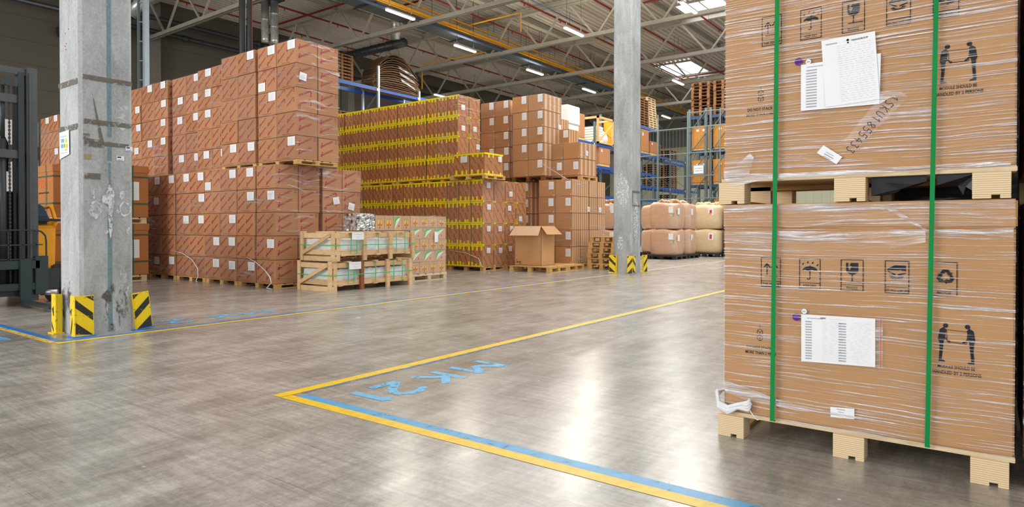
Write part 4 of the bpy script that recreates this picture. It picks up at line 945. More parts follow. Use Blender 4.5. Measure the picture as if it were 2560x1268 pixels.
crate(-10.0, 7.14, .522, 'upper open wooden crate with white wrapped load, stacked on the other', False)

# ------------------------------------------------------------------ pallet of juice cartons
pallet(-10.66, 9.36, 0, 1.2, 1.06, 'pale wooden pallet under the bottle print cartons', h=.15, mat='wood_pale')
JX, JY, JZ = -9.50, 9.38, .155
def make_bottle_carton(w, d, h):
    q = MB(); q.box(.003, .003, 0, w - .003, d - .003, h - .003)
    s_ = Flat(q, (w, 0, 0), (0, 1, 0), (0, 0, 1)); f = Flat(q, (0, .0, 0), (1, 0, 0), (0, 0, 1))
    for fl, ww in ((s_, d), (f, w)):
        for a in (.26, .58):
            fl.rect(a * ww, h * .22, (a + .15) * ww, h * .70, 1); fl.disc((a + .075) * ww, h * .36, .018, 2, 10); fl.rect((a + .045) * ww, h * .70, (a + .105) * ww, h * .80, 3)
        fl.rect(.46 * ww, h * .1, .50 * ww, h * .5, 4); fl.rect(.02, .01, ww - .02, .02, 5)
    return q.build('juice_carton', ['card_juice', 'box_orange', 'bright_red', 'box_green', 'pipe_blue', 'paper_ink'])
def make_green_carton(w, d, h):
    q = MB(); q.box(.003, .003, 0, w - .003, d - .003, h - .003)
    for fl, ww in ((Flat(q, (w, 0, 0), (0, 1, 0), (0, 0, 1)), d), (Flat(q, (0, .0, 0), (1, 0, 0), (0, 0, 1)), w)):
        c0 = (.16 * ww, .12 * h); 
        def arc(t, bulge): 
            x = (.14 + .66 * t) * ww; y = (.10 + .75 * t) * h; k = bulge * math.sin(PI * t); return (x - .35 * k * ww, y + .55 * k * h)
        for i in range(10):
            a, b_ = i / 10, (i + 1) / 10
            fl.poly([arc(a, .10), arc(b_, .10), arc(b_, .62), arc(a, .62)], 1); 
        ang = math.atan2(.75 * h, .66 * ww)
        f2 = Flat(q, fl.P(0, 0) + (Vector((.001, 0, 0)) if fl is not None else 0) + Vector((0, -.001, 0)), fl.u, fl.vv)
        for i in range(10):
            a, b_ = i / 10, (i + 1) / 10; f2.poly([arc(a, .0), arc(b_, .0), arc(b_, .34), arc(a, .34)], 2)
        f2.disc(.62 * ww, .30 * h, .016, 3, 10); f2.text('NATURAL', .22 * ww, .30 * h, .018, ww * .5, ang, 1)
        fl.rect(.04 * ww, .72 * h, .22 * ww, .9 * h, 4)
    return q.build('juice_carton', ['card_juice', 'box_green', 'paper', 'bright_red', 'paper_ink'])
cw = 1.06 / 4; hh = .238
for r_ in range(5):
    for c_ in range(4):
        kind = 'b' if r_ % 2 == 0 else 'g'
        if r_ % 2 and c_ == 3: continue
        w2 = cw if kind == 'b' else 1.06 / 3
        o = spawn(('juice', kind), (lambda: make_bottle_carton(.36, cw, hh)) if kind == 'b' else (lambda: make_green_carton(.36, 1.06 / 3, hh)), (JX - .36 + random.uniform(-.006, .004), JY + w2 * c_, JZ + hh * r_))
        tag(o, '%s print carton, %s from the near end, %s of the drinks pallet' % (['orange bottle', 'green leaf'][r_ % 2], ORD[c_], cr[r_]), 'carton', 'drinks cartons on the pale pallet')
# upper run resting on the crate
for i in range(4):
    kind = 'g' if i == 2 else 'b'
    o = spawn(('juice', 'run' + kind), (lambda: make_bottle_carton(.36, .233, .295)) if kind == 'b' else (lambda: make_green_carton(.36, .233, .295)), (-9.862, 8.44 + .235 * i, 1.05))
    tag(o, '%s print carton on the upper crate, %s from the silvery pack' % (['orange bottle', 'green leaf'][kind == 'g'], ORD[i]), 'carton', 'drinks cartons on the upper crate')
tag(MB().box(-9.9, 8.99, 0, -9.52, 9.36, 1.045).build('wrapped_carton_load', 'card_juice'), 'narrow brown wrapped load between upper crate and drinks pallet', 'carton')
q = MB(); rnd = random.Random(5); nx_, nz_ = 16, 12
vs_ = []; ring = []
for j in range(nz_ + 1):
    z = 1.05 + .32 * j / nz_
    for (x, y) in [(-9.50, 8.0 + .42 * k / 8) for k in range(9)] + [(-9.50 - .4 * k / 6, 8.42) for k in range(1, 7)] + [(-9.90, 8.42 - .42 * k / 8) for k in range(1, 9)] + [(-9.9 + .4 * k / 6, 8.0) for k in range(1, 6)]:
        vs_.append((x + rnd.uniform(-.014, .008), y + rnd.uniform(-.012, .012), z + rnd.uniform(-.008, .008)))
n_ = len(vs_) // (nz_ + 1)
q.mesh(vs_, [(j * n_ + k, j * n_ + (k + 1) % n_, (j + 1) * n_ + (k + 1) % n_, (j + 1) * n_ + k) for j in range(nz_) for k in range(n_)] + [tuple(nz_ * n_ + k for k in range(n_))])
tag(q.build('bottle_pack', 'pack_film'), 'silvery blue film wrapped bottle pack on the upper crate beside the carton stack', 'bottle pack')
wrap('stretch_film', -10.6, 9.38, -9.5, 10.44, .15, JZ + 5 * hh + .02, 'film_thin', 'clear film around the drinks cartons on the pale pallet', group='stretch films')
q = MB(); s_ = Flat(q, (JX + .03, 0, 0), (0, 1, 0), (0, 0, 1)); s_.rect(10.05, .80, 10.16, 1.02); tag(q.build('paper_sheet', 'paper'), 'narrow white paper sheet stuck on the drinks cartons', 'paper')

# ------------------------------------------------------------------ strapped brown module boxes behind the big pillar
def module_box(x0, y0, z0, w, d, label, word):
    e = empty('module_carton', (x0, y0, z0)); tag(e, label, 'carton', 'strapped module cartons behind the big pillar')
    H = 1.05
    MB().box(0, 0, 0, w, d, H).build('carton_body', 'card_orange', e, bevel=.006)
    MB().box(-.012, -.012, H - .13, w + .012, d + .012, H + .012).build('lid', 'card_orange', e, bevel=.006)
    for z in (.27, .82): 
        q = MB(); q.box(-.016, -.017, z, w + .017, -.013, z + .022); q.box(w + .013, -.017, z, w + .017, d + .016, z + .022); q.build('strap', 'dark_green', e)
    for x in (w * .22, w * .80): MB().box(x, -.018, 0, x + .02, -.014, H + .01).build('strap', 'dark_green', e)
    MB().box(w + .014, d * .72, 0, w + .018, d * .72 + .022, H + .01).build('strap', 'dark_green', e)
    q = MB(); s_ = Flat(q, (w + .004, 0, 0), (0, 1, 0), (0, 0, 1)); s_.rect(d * .56, .35, d * .84, .73); q.build('white_label', 'paper', e)
    q = MB(); s_ = Flat(q, (w + .005, 0, 0), (0, 1, 0), (0, 0, 1))
    for k in range(7): s_.rect(d * .60, .40 + .04 * k, d * .76, .405 + .04 * k)
    q.build('label_print', 'paper_ink', e)
    q = MB(); s_ = Flat(q, (w + .015, 0, 0), (0, 1, 0), (0, 0, 1))
    for a in range(3):
        t = 2 * PI * a / 3; cx, cy = d * .64 + .035 * math.cos(t), .97 + .035 * math.sin(t); s_.line([(cx, cy), (cx + .03 * math.cos(t + 2), cy + .03 * math.sin(t + 2))], .012)
    s_.disc(d * .64, .97, .012); q.build('recycling_mark', 'ink', e)
    if word:
        q = MB(); f = Flat(q, (0, -.003, 0), (1, 0, 0), (0, 0, 1)); f.text('NOVIET', w * .25, .60, .17, w * .70, 0, 0); f.text('american', w * .55, .48, .045, w * .32, 0, 1); f.text('KRT.', w * .60, .12, .10, w * .14, 0, 1)
        q.build('printed_word', ['word_orange', 'ink'], e)
        
for i, (x, y, w, word) in enumerate(((-15.13, 5.25, .93, False), (-16.92, 5.0, 1.75, True))):
    for k in range(2):
        s = ['right', 'left'][i]
        pallet(x + .02, y + .03, 1.19 * k, w - .03, 1.08, '%s pallet of the %s module stack behind the big pillar' % (['bottom', 'upper'][k], s), None, .125, 'wood_pale')
        module_box(x, y, .13 + 1.19 * k, w, 1.14, '%s strapped brown module carton in the %s stack behind the pillar' % (['lower', 'upper'][k], s), word)

# white enclosure behind the forklift
e = empty('white_booth', (0, 0, 0)); tag(e, 'white panelled enclosure with grey band far behind the forklift', 'booth')
MB().box(-26, 2.0, 0, -22.0, 6.9, 4.12).build('panel_body', 'white_panel', e)
q = MB().box(-22.0, 1.95, 3.05, -21.95, 6.95, 3.42); q.box(-22, 6.88, 0, -21.9, 6.98, 4.14); q.build('grey_band', 'mast_grey', e)

# ------------------------------------------------------------------ forklift, facing +x
fk = empty('forklift', (-11.0, 2.78, 0)); tag(fk, 'yellow and dark grey forklift with raised black mast at the left edge', 'forklift')
def F(name, mat, q, **k): return q.build(name, mat, fk, **k)
for s, nm in ((1, 'r'), (-1, 'l')):
    y = .53 * s
    q = MB(); q.box(-.20, min(y, y + .13 * s), .06, -.0, max(y, y + .13 * s), 3.38); q.box(.0, min(y + .02 * s, y + .05 * s), .2, .02, max(y + .02 * s, y + .05 * s), 3.3)
    F('outer_mast_rail', 'mast_grey', q, bevel=.006)
    q = MB(); q.box(-.16, min(y - .09 * s, y - .02 * s), .12, -.03, max(y - .09 * s, y - .02 * s), 3.30); F('inner_mast_rail', 'dark_metal', q)
    q = MB(); q.box(-.12, min(y - .14 * s, y - .105 * s), .3, -.08, max(y - .14 * s, y - .105 * s), 3.1); F('lift_rail', 'black', q)
    q = MB()
    for k in range(52): q.box(-.10, y - .18 * s - .012, .35 + .054 * k, -.08, y - .18 * s + .012, .385 + .054 * k)
    q.box(-.095, y - .18 * s - .006, .3, -.085, y - .18 * s + .006, 3.15); F('lift_chain', 'dark_metal', q)
    q = MB().tube([(-.12, y - .25 * s, .2), (-.12, y - .25 * s, 2.35)], .04, 12).tube([(-.12, y - .25 * s, 2.35), (-.12, y - .25 * s, 3.1)], .028, 12); F('lift_cylinder', 'dark_metal', q, smooth=True)
    q = MB().tube([(-.05, y - .20 * s, 3.14), (.0, y - .20 * s, 3.14)], .06, 14); F('chain_pulley', 'dark_metal', q)
    q = MB().box(.05, min(y - .1 * s, y + .0 * s) - .02, .05, .09, max(y - .1 * s, y) + .02, .66); q.box(.05, min(y - .1 * s, y) - .02, .035, 1.15, max(y - .1 * s, y) + .01, .075); F('fork', 'fork_dark', q, bevel=.008)
F('mast_crossbar', 'mast_grey', MB().box(-.18, -.55, 3.26, -.04, .55, 3.36), bevel=.006)
F('mast_crossbar', 'mast_grey', MB().box(-.16, -.52, 2.86, -.06, .52, 2.98), bevel=.006)
F('mast_crossbar', 'mast_grey', MB().box(-.16, -.52, 2.08, -.06, .52, 2.20), bevel=.006)
F('lower_crossbar', 'dark_metal', MB().box(-.18, -.66, .14, -.02, .66, .26), bevel=.006)
q = MB(); q.box(0, -.66, .52, .06, .66, .64); q.box(0, -.66, .22, .05, .66, .32); q.box(.0, .60, .15, .06, .76, .70); q.box(0, -.76, .15, .06, -.60, .70); F('fork_carriage', 'fork_dark', q, bevel=.006)
q = MB()
for z in (.66, .86, 1.07): q.bar((.04, -.70, z), (.04, .70 if z < 1.05 else .62, z), .014, .016)
for k in range(9): 
    y = -.70 + .165 * k; q.bar((.04, y, .60), (.04, y, 1.07), .014, .014)
q.tube([(.04, .60, 1.07), (.04, .68, 1.05), (.04, .73, .99), (.04, .74, .90), (.04, .74, .62)], .012, 8); F('load_backrest', 'dark_metal', q)
q = MB().tube([(-.2, 0, 2.2), (-.2, -.05, 2.35), (-.2, .12, 2.46), (-.2, .28, 2.44), (-.2, .34, 2.30), (-.2, .34, 1.9)], .03, 8); q.tube([(-.2, .22, .5), (-.2, .22, 1.95)], .035, 10); F('hydraulic_hose', 'black', q, smooth=True)
# body
q = MB()
prof = [(-.35, .30), (-.35, 1.12), (-.55, 1.24), (-1.3, 1.16), (-1.75, 1.18), (-2.25, 1.15), (-2.4, .95), (-2.42, .28)]
n_ = len(prof); q.mesh([(x, -.58, z) for x, z in prof] + [(x, 1.12 if -2.3 < x < -.5 else .98, z) for x, z in prof], [tuple(range(n_)), tuple(range(2 * n_ - 1, n_ - 1, -1))] + [(i, i + n_, (i + 1) % n_ + n_, (i + 1) % n_) for i in range(n_)])
F('body_shell', 'fl_yellow', q, bevel=.03)
q = MB(); q.box(-.5, -.5, .25, -.28, .86, .55); q.box(-.5, .70, .2, -.1, .95, .5); F('front_apron', 'dark_metal', q, bevel=.01)
q = MB(); pr_ = [(-.36, 1.16), (-.36, 1.26), (-.62, 1.46), (-1.1, 1.42), (-1.3, 1.18)]
q.mesh([(x, .30, z) for x, z in pr_] + [(x, .92, z) for x, z in pr_], [tuple(range(5)), tuple(range(9, 4, -1))] + [(i, i + 5, (i + 1) % 5 + 5, (i + 1) % 5) for i in range(5)]); F('dash_cowl', 'seat_navy', q, bevel=.03)
q = MB(); q.tube([(-.38, 1.0, 1.20), (-.62, 1.02, 1.43), (-1.1, 1.02, 1.40), (-1.3, 1.02, 1.18)], .028, 8); F('cowl_trim', 'fl_yellow', q)
q = MB(); q.box(-.30, -.48, .28, -.26, .50, 1.62); q.box(-.34, .62, .30, -.28, .90, .40); F('tilt_plate', 'black', q)
q = MB(); q.box(-.36, -.5, 1.20, -.30, 1.1, 1.235); F('body_trim', 'black', q)
q = MB(); q.box(-1.25, -.3, 1.05, -.75, .35, 1.18); q.box(-1.35, -.28, 1.1, -1.2, .32, 1.75); F('seat', 'seat_navy', q, bevel=.04)
for (x, y) in ((-.45, .95), (-.45, -.56), (-2.0, .92), (-2.0, -.52)):
    q = MB().tube([(x, y - .02, .28), (x, y + .18, .28)], .28, 24); w0 = F('wheel', 'rubber', q, smooth=False)
    MB().tube([(x, y + .17, .28), (x, y + .19, .28)], .15, 20).build('hub', 'steel', w0)
q = MB()
for (x, y) in ((-.45, .68), (-.45, -.50), (-1.9, .66), (-1.9, -.48)): q.bar((x, y, 1.1), (x - .15, y, 2.15), .06, .06)
q.box(-2.1, -.52, 2.13, -.5, .70, 2.19); F('overhead_guard', 'black', q)
q = MB().tube([(-.02, .69, .17), (.12, .85, .17)], .045, 10); F('side_roller', 'steel', q, smooth=True)

# ------------------------------------------------------------------ bulk bags
def bulk_bag(x, y, z, w, d, h, mat, label, seed, top=True, stickers=()):
    e = empty('bulk_bag', (x, y, z)); tag(e, label, 'bulk bag', 'bulk bags on black plastic pallets')
    rnd = random.Random(seed); nz, nr = 14, 40; vs_ = []; fs_ = []
    for i in range(nz + 1):
        t = i / nz; zz = h * t; k = 1 - .10 * (2 * t - 1) ** 4 - .05 * (t > .93); 
        if i == nz: zz -= .02
        for j in range(nr):
            a = 2 * PI * j / nr; ca, sa = math.cos(a), math.sin(a); p = 5.0
            rr_ = 1 / (abs(ca) ** p + abs(sa) ** p) ** (1 / p)
            b_ = 1 + .02 * math.sin(5 * a + seed) * math.sin(PI * t) + rnd.uniform(-.004, .004)
            vs_.append((w / 2 + w / 2 * rr_ * ca * k * b_, d / 2 + d / 2 * rr_ * sa * k * b_, zz + .03 * math.sin(3 * a + seed) * (t > .9)))
    for i in range(nz):
        for j in range(nr): fs_.append((i * nr + j, i * nr + (j + 1) % nr, (i + 1) * nr + (j + 1) % nr, (i + 1) * nr + j))
    k = len(vs_); vs_.append((w / 2, d / 2, h + .02))
    for j in range(nr): fs_.append((nz * nr + j, nz * nr + (j + 1) % nr, k))
    fs_.append(tuple(range(nr))[::-1])
    q = MB(); q.mesh(vs_, fs_); q.build('bag_body', mat, e, smooth=True)
    if mat == 'bag_peach':
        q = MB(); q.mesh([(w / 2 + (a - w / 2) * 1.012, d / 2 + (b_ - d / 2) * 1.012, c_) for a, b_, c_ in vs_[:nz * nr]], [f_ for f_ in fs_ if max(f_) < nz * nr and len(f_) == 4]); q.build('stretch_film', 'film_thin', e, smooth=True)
    if top:
        q = MB()
        for c_ in range(12):
            a = rnd.uniform(0, 6.28); r0 = rnd.uniform(.1, .42); cx, cy = w / 2 + r0 * w * math.cos(a), d / 2 + r0 * d * math.sin(a)
            q.tube([(cx - .16, cy, h - .02), (cx - .05, cy + .05, h + rnd.uniform(.03, .09)), (cx + .08, cy - .04, h + rnd.uniform(.03, .09)), (cx + .18, cy + .05, h - .03)], [.02, .05, .05, .02], 6)
        q.build('crumpled_top', mat, e, smooth=True)
    for (face, u, v, sw, sh, colr) in stickers:
        q = MB(); f = Flat(q, (0, -.006, 0), (1, 0, 0), (0, 0, 1)) if face == 'f' else Flat(q, (w + .008, 0, 0), (0, 1, 0), (0, 0, 1))
        f.rect(u, v, u + sw, v + sh); o = q.build('sticker', 'paper', e)
        if colr:
            q = MB(); f = Flat(q, (0, -.009, 0), (1, 0, 0), (0, 0, 1)) if face == 'f' else Flat(q, (w + .011, 0, 0), (0, 1, 0), (0, 0, 1))
            if colr == 'r': f.rect(u + sw * .25, v + sh * .15, u + sw * .7, v + sh * .75)
            q.build('sticker_mark', 'bright_red', o)
    return e
simple('bag_peach', (.64, .40, .25), .3, var=.06, spec=.7); simple('bag_tan', (.70, .54, .33), .6, var=.05)
def plastic_pallet(x, y, w, d, label):
    q = MB(); q.box(0, 0, .09, w, d, .14)
    for k in range(3):
        for j in range(3): q.box((w - .14) * k / 2, (d - .14) * j / 2, 0, (w - .14) * k / 2 + .14, (d - .14) * j / 2 + .14, .09)
    o = q.build('plastic_pallet', 'plastic_black', loc=(x, y, 0)); tag(o, label, 'pallet', 'black plastic pallets')
bags = [(-9.80, 21.35, 1.04, 1.0, 'bag_peach', 'film wrapped peach bulk bag nearest the middle pillar'), (-9.78, 22.5, 1.04, .95, 'bag_peach', 'film wrapped peach bulk bag behind the nearest one'),
        (-9.35, 24.2, 1.1, 1.5, 'bag_tan', 'tan bulk bag with red label next to the foreground cartons'), (-11.3, 20.3, 1.1, 1.0, 'bag_peach', 'peach bulk bag seen left of the middle pillar'),
        (-11.2, 23.6, 1.1, 1.0, 'bag_peach', 'peach bulk bag deep behind the wrapped ones')]
for i, (x, y, w, d, mt_, lab) in enumerate(bags):
    plastic_pallet(x - .03, y - .03, w + .06, d + .06, 'black pallet under the ' + lab)
    for k in range(2):
        st = {0: (('f', .78, .55, .17, .22, ''), ), 1: (('s', .2, .5, .2, .22, ''),), 2: (('f', .72, .5, .2, .28, 'r'),), 3: (('f', .55, .55, .22, .26, ''),), 4: ()}[i]
        if i == 0: st = st + (('s', .15, .5, .2, .22, ''),)
        bb_ = bulk_bag(x, y, .14 + .93 * k, w, d, .92, mt_, '%s, %s' % (lab, ['bottom one', 'top one'][k]), i * 3 + k, top=k == 1, stickers=st)
        if i == 0:
            q = MB(); f = Flat(q, (0, -.012, 0), (1, 0, 0), (0, 0, 1)); f.line([(.955, .42), (.975, .5), (1.0, .54)], .03); q.build('green_logo_print', 'box_green', bb_)


# ------------------------------------------------------------------ racks
def upright(par, x0, y0, x1, y1, h, mat='rack_grey', zz=0):
    """frame with two posts joined by diagonal bracing"""
    q = MB(); q.box(x0 - .05, y0 - .05, 0, x0 + .05, y0 + .05, h); q.build('post', mat, par)
    q = MB(); q.box(x1 - .05, y1 - .05, 0, x1 + .05, y1 + .05, h); q.build('post', mat, par)
    q = MB(); z = .3; k = 0
    while z + .9 < h:
        a, b_ = ((x0, y0), (x1, y1)) if k % 2 == 0 else ((x1, y1), (x0, y0)); q.bar((a[0], a[1], z), (b_[0], b_[1], z + .9), .03, .03); z += .9; k += 1
    q.build('bracing', 'rack_grey', par)
# rack along y on the far left, behind the yellow stack
rk = empty('pallet_rack', (0, 0, 0)); tag(rk, 'blue and grey pallet rack behind the yellow taped stack, holding the cardboard bale', 'pallet rack')
for i, y in enumerate((17.4, 20.9, 23.6)): upright(rk, -23.3, y, -24.4, y, 8.75 if i < 2 else 8.0, 'galv')
for z in (7.55, 5.0, 2.5):
    for (a, b_) in ((17.4, 20.9), (20.9, 23.6), (23.6, 27.2)):
        for x in (-23.3, -24.4): MB().box(x - .03, a + .05, z, x + .03, b_ - .05, z + .16).build('beam', 'rack_blue', rk); 
        MB().box(-23.26, b_ - .14, z, -23.24, b_ - .06, z + .12).build('beam_clip', 'yellow_clip', rk)
upright(rk, -23.3, 27.2, -24.4, 27.2, 8.0, 'galv')
# cardboard bale on top
rnd = random.Random(11)
bale = empty('cardboard_bale', (0, 0, 0)); tag(bale, 'bulging bale of flattened brown cardboard on top of the rack', 'cardboard bale')
for k in range(17):
    z = 7.74 + .082 * k; t = k / 16; sh = 1 - .62 * max(0, t - .45) ** 1.3 * 1.6
    nx = 14; q = MB(); y0, y1 = 20.75 + rnd.uniform(-.1, .1) + .45 * (1 - sh), 23.75 + rnd.uniform(-.12, .12) - .65 * (1 - sh)
    vs_ = []; fs_ = []
    for i in range(nx + 1):
        u = i / nx; y = y0 + (y1 - y0) * u; sag = (.30 + .012 * k) * (1 - (2 * u - 1) ** 2) * (t * .9) - .34 * abs(2 * u - 1) ** 2.6 * t
        for x in (-24.30 + rnd.uniform(-.02, .02), -23.42 + rnd.uniform(-.06, .03)): vs_ += [(x, y, z + sag), (x, y, z + sag + .05)]
    for i in range(nx):
        a = 4 * i; fs_ += [(a, a + 4, a + 6, a + 2), (a + 1, a + 3, a + 7, a + 5), (a + 2, a + 6, a + 7, a + 3), (a, a + 1, a + 5, a + 4)]
    fs_ += [(0, 2, 3, 1), (4 * nx, 4 * nx + 1, 4 * nx + 3, 4 * nx + 2)]
    q.mesh(vs_, fs_); q.build('cardboard_sheet', 'card_old', bale)
q = MB().box(-24.4, 20.95, 7.715, -23.2, 23.5, 7.735); q.build('base_board', 'pallet_dark', bale)
for k in range(3):
    q = MB(); q.face([(-23.37, 22.2 + .1 * k, 9.05 - .3 * k), (-23.37, 23.3, 8.75 - .3 * k), (-23.37, 23.45, 8.62 - .3 * k), (-23.37, 22.3 + .1 * k, 8.9 - .3 * k)]); q.build('shiny_film', 'film_bunched', bale)
# things on the rack left of the bale
for k in range(8): pallet(-24.3, 18.1, 5.17 + .145 * k + (2.55 if False else 0), 1.0, 1.2, 'dark wooden pallet, middle level of left rack, %s from bottom' % ORD[k], 'dark pallets on the left rack', mat='pallet_dark')
for k in range(8): pallet(-24.3, 18.2, 7.72 + .145 * k, 1.0, 1.2, 'dark wooden pallet, top level of left rack, %s from bottom' % ORD[k], 'dark pallets on the top rack level', mat='pallet_dark')
q = MB(); rnd = random.Random(4)
for k in range(14):
    x, y, z = -24.2 + rnd.random() * .8, 21.1 + rnd.random() * 1.2, 5.2 + rnd.random() * .5; q.bar((x, y, z), (x + rnd.uniform(-.3, .5), y + rnd.uniform(.3, .9), z + rnd.uniform(-.1, .35)), .35, .03)
tag(q.build('cardboard_offcuts', 'card_pale'), 'loose pale cardboard offcuts on the middle level of the left rack', 'cardboard', kind='stuff')

# long rack along y right of the plain cartons
rk2 = empty('pallet_rack', (0, 0, 0)); tag(rk2, 'tall blue beamed pallet rack behind the middle pillar', 'pallet rack')
YS = (26.8, 29.5, 32.15, 34.8, 37.4)
for i, y in enumerate(YS): upright(rk2, -16.5, y, -17.6, y, 7.45 if i > 1 else 6.6)
for z in (2.65, 3.45, 4.2, 5.35, 6.95):
    for a, b_ in zip(YS, YS[1:]):
        if z == 3.45 and a < 34: continue
        if z == 6.95 and a < 34: continue
        for x in (-16.5, -17.6): MB().box(x - .03, a + .05, z, x + .03, b_ - .05, z + .15).build('beam', 'rack_blue', rk2)
        MB().box(-16.465, b_ - .16, z, -16.455, b_ - .06, z + .13).build('beam_clip', 'yellow_clip', rk2)
rk3 = empty('pallet_rack', (0, 0, 0)); tag(rk3, 'lower blue beamed rack continuing towards the back wall', 'pallet rack')
YS3 = (38.5, 41.2, 43.9, 46.6)
for i, y in enumerate(YS3): upright(rk3, -17.3, y, -18.4, y, 6.2)
for z in (1.6, 3.6, 5.6):
    for a, b_ in zip(YS3, YS3[1:]):
        for x in (-17.3, -18.4): MB().box(x - .03, a + .05, z, x + .03, b_ - .05, z + .15).build('beam', 'rack_blue', rk3)
        MB().box(-17.265, b_ - .16, z, -17.255, b_ - .06, z + .13).build('beam_clip', 'yellow_clip', rk3)
# loads on these racks
def pstack(x, y, z, n, w, d, lab, mat='pallet_dark', lean=0.0):
    for k in range(n):
        pallet(x + lean * k, y + random.uniform(-.03, .03), z + .1445 * k, w, d, 'pallet, %s, %s from bottom' % (lab, ORD[k]), lab, mat=mat)
pstack(-17.5, 36.2, 7.11, 14 if False else 13, 1.0, 1.15, 'leaning pallet pile on the rack beside the middle pillar', 'wood_pale', -.012)
pstack(-17.5, 34.9, 7.11, 11, 1.0, 1.15, 'brown pallet pile half hidden behind the middle pillar')
pstack(-18.35, 38.7, 5.76, 5, 1.0, 1.1, 'low pallet pile on the lower rack'); pstack(-18.35, 41.4, 5.76, 4, 1.0, 1.1, 'second low pallet pile on the lower rack')
pstack(-18.35, 38.7, 3.76, 10, 1.0, 1.1, 'tall pallet pile inside the lower rack'); pstack(-18.35, 41.4, 1.76, 11, 1.0, 1.1, 'pallet pile low inside the lower rack'); pstack(-18.35, 38.7, .0, 9, 1.0, 1.1, 'floor level pallet pile inside the lower rack')
pstack(-18.35, 41.4, 3.76, 11, 1.0, 1.1, 'tall pallet pile deep inside the lower rack')
for i, (x, y, z, w, d, h) in enumerate(((-17.5, 35.0, 5.5, 1.0, 1.1, 1.3), (-17.5, 36.3, 5.5, 1.0, 1.05, .72), (-17.5, 27.3, 5.5, 1.0, 1.2, 1.2), (-17.5, 30.0, 4.35, 1.0, 1.2, .9))):
    e = empty('wrapped_carton_load', (x, y, z)); tag(e, 'film wrapped carton load on the blue rack, %s' % ['tall one right of the pillar', 'low one right of the pillar', 'one left of the pillar', 'one deep left of the pillar'][i], 'carton')
    MB().box(0, 0, .12, w, d, .12 + h).build('cartons', 'card_orange' if i < 2 else 'card', e, bevel=.02); MB().box(.02, .02, 0, w - .02, d - .02, .12).build('pallet', 'wood', e)
    q = MB(); q.box(w + .004, .2, .12 + h * .7, w + .008, .32, .12 + h * .85); q.build('label', 'paper', e)
# white foam blocks and crate on top of the tall rack (left of the middle pillar)
for i, (x, y, z, w, d, h) in enumerate(((-13.45, 20.58, 3.5, .80, .80, .95), (-13.47, 20.57, 4.46, .82, .84, .52), (-13.50, 20.55, 4.99, .87, .90, .70))):
    e = MB().box(0, 0, 0, w, d, h); o = e.build('foam_block', 'styro', loc=(x, y, z), bevel=.03); tag(o, 'white foam block behind the plain cartons, %s of the pile' % ['bottom', 'middle', 'top'][i], 'foam block', 'white foam blocks')
MB_ = MB(); MB_.box(-13.6, 20.5, 0, -12.5, 21.6, 3.49); tag(MB_.build('wrapped_carton_load', 'card'), 'brown carton load under the white foam blocks', 'carton')
e = empty('wooden_crate', (-17.4, 29.7, 5.52)); e.scale = (1, 1, .72); tag(e, 'tall open timber crate with white sacks on the rack top left of the pillar', 'crate')
for (x, y) in ((0, 0), (.9, 0), (.9, 1.6), (0, 1.6)): MB().box(x, y, 0, x + .1, y + .1, 1.9).build('post', 'wood', e)
q = MB(); q.box(0, 0, 1.8, 1, .1, 1.95); q.box(.9, 0, 1.8, 1, 1.7, 1.95); q.box(0, 1.6, 1.8, 1, 1.7, 1.95); q.bar((.95, .1, .1), (.95, 1.6, 1.5), .05, .08); q.box(0, 0, 0, 1, 1.7, .1); q.build('rails', 'wood', e)
q = MB()
for k in range(6): q.box(.05, .1, .12 + .19 * k, .88, .75, .29 + .19 * k)
q.build('white_sheets', 'styro', e, bevel=.01)
q = MB(); q.tube([(.45, 1.2, .12), (.45, 1.2, .5), (.45, 1.2, .9), (.45, 1.2, 1.15)], [.40, .42, .34, .1], 14); q.build('white_sack', 'white_bag', e, smooth=True)
e = empty('yellow_frame_box', (-17.5, 32.3, 5.52)); e.scale = (1, 1, .8); tag(e, 'yellow framed box on the rack just left of the middle pillar', 'box')
MB().box(0, 0, 0, 1, 1.9, 1.95).build('panels', 'fl_yellow', e, bevel=.01); MB().box(1.0, .1, .1, 1.02, .5, 1.8).build('brown_door', 'rust', e)

# rack at the right with orange cartons, mesh in front
rk4 = empty('pallet_rack', (0, 0, 0)); tag(rk4, 'grey pallet rack full of orange brown cartons beside the foreground cartons', 'pallet rack')
XS4 = (-10.68, -9.95, -9.74, -7.0)
for x in XS4: upright(rk4, x, 27.6, x, 28.7, 6.3)
for z in (2.85, 4.35, 5.85):
    for a, b_ in ((-10.68, -9.95), (-9.74, -7.0)):
        for y in (27.6, 28.7): MB().box(a + .05, y - .03, z, b_ - .05, y + .03, z + .13).build('beam', 'rack_darkblue', rk4)
q = MB()
for (a, b_) in ((-10.68, -9.95), (-9.74, -9.1)):
    for k in range(6): q.bar((a, 27.53, .5 + k * .95), (b_, 27.53, 1.4 + k * .95), .035, .03); 
q.build('front_bracing', 'rack_grey', rk4)
for i, z in enumerate((2.98, 4.48)):
    for j, x in enumerate((-10.62, -9.66, -8.6)):
        e = empty('orange_brown_carton', (x, 27.65, z)); w = .92 if j else .80
        tag(e, 'film wrapped orange brown carton on the right rack, %s level, %s' % (['lower', 'upper'][i], ['left one', 'middle one', 'right one behind the foreground'][j]), 'carton', 'orange brown cartons on the right rack')
        MB().box(0, 0, .1, w, 1.0, 1.08).build('carton_body', 'card_amber', e, bevel=.01); MB().box(.02, .02, 0, w - .02, .98, .1).build('pallet', 'wood', e)
        q = MB(); 
        for u in (.28, .62): q.box(w * u, -.006, .83, w * u + .1, -.002, .92)
        q.build('label', 'paper', e)
e = MB().box(-9.62, 27.65, 1.5, -8.7, 28.6, 2.35).build('orange_brown_carton', 'card_amber'); tag(e, 'orange brown carton on the lowest visible level of the right rack', 'carton', 'orange brown cartons on the right rack')
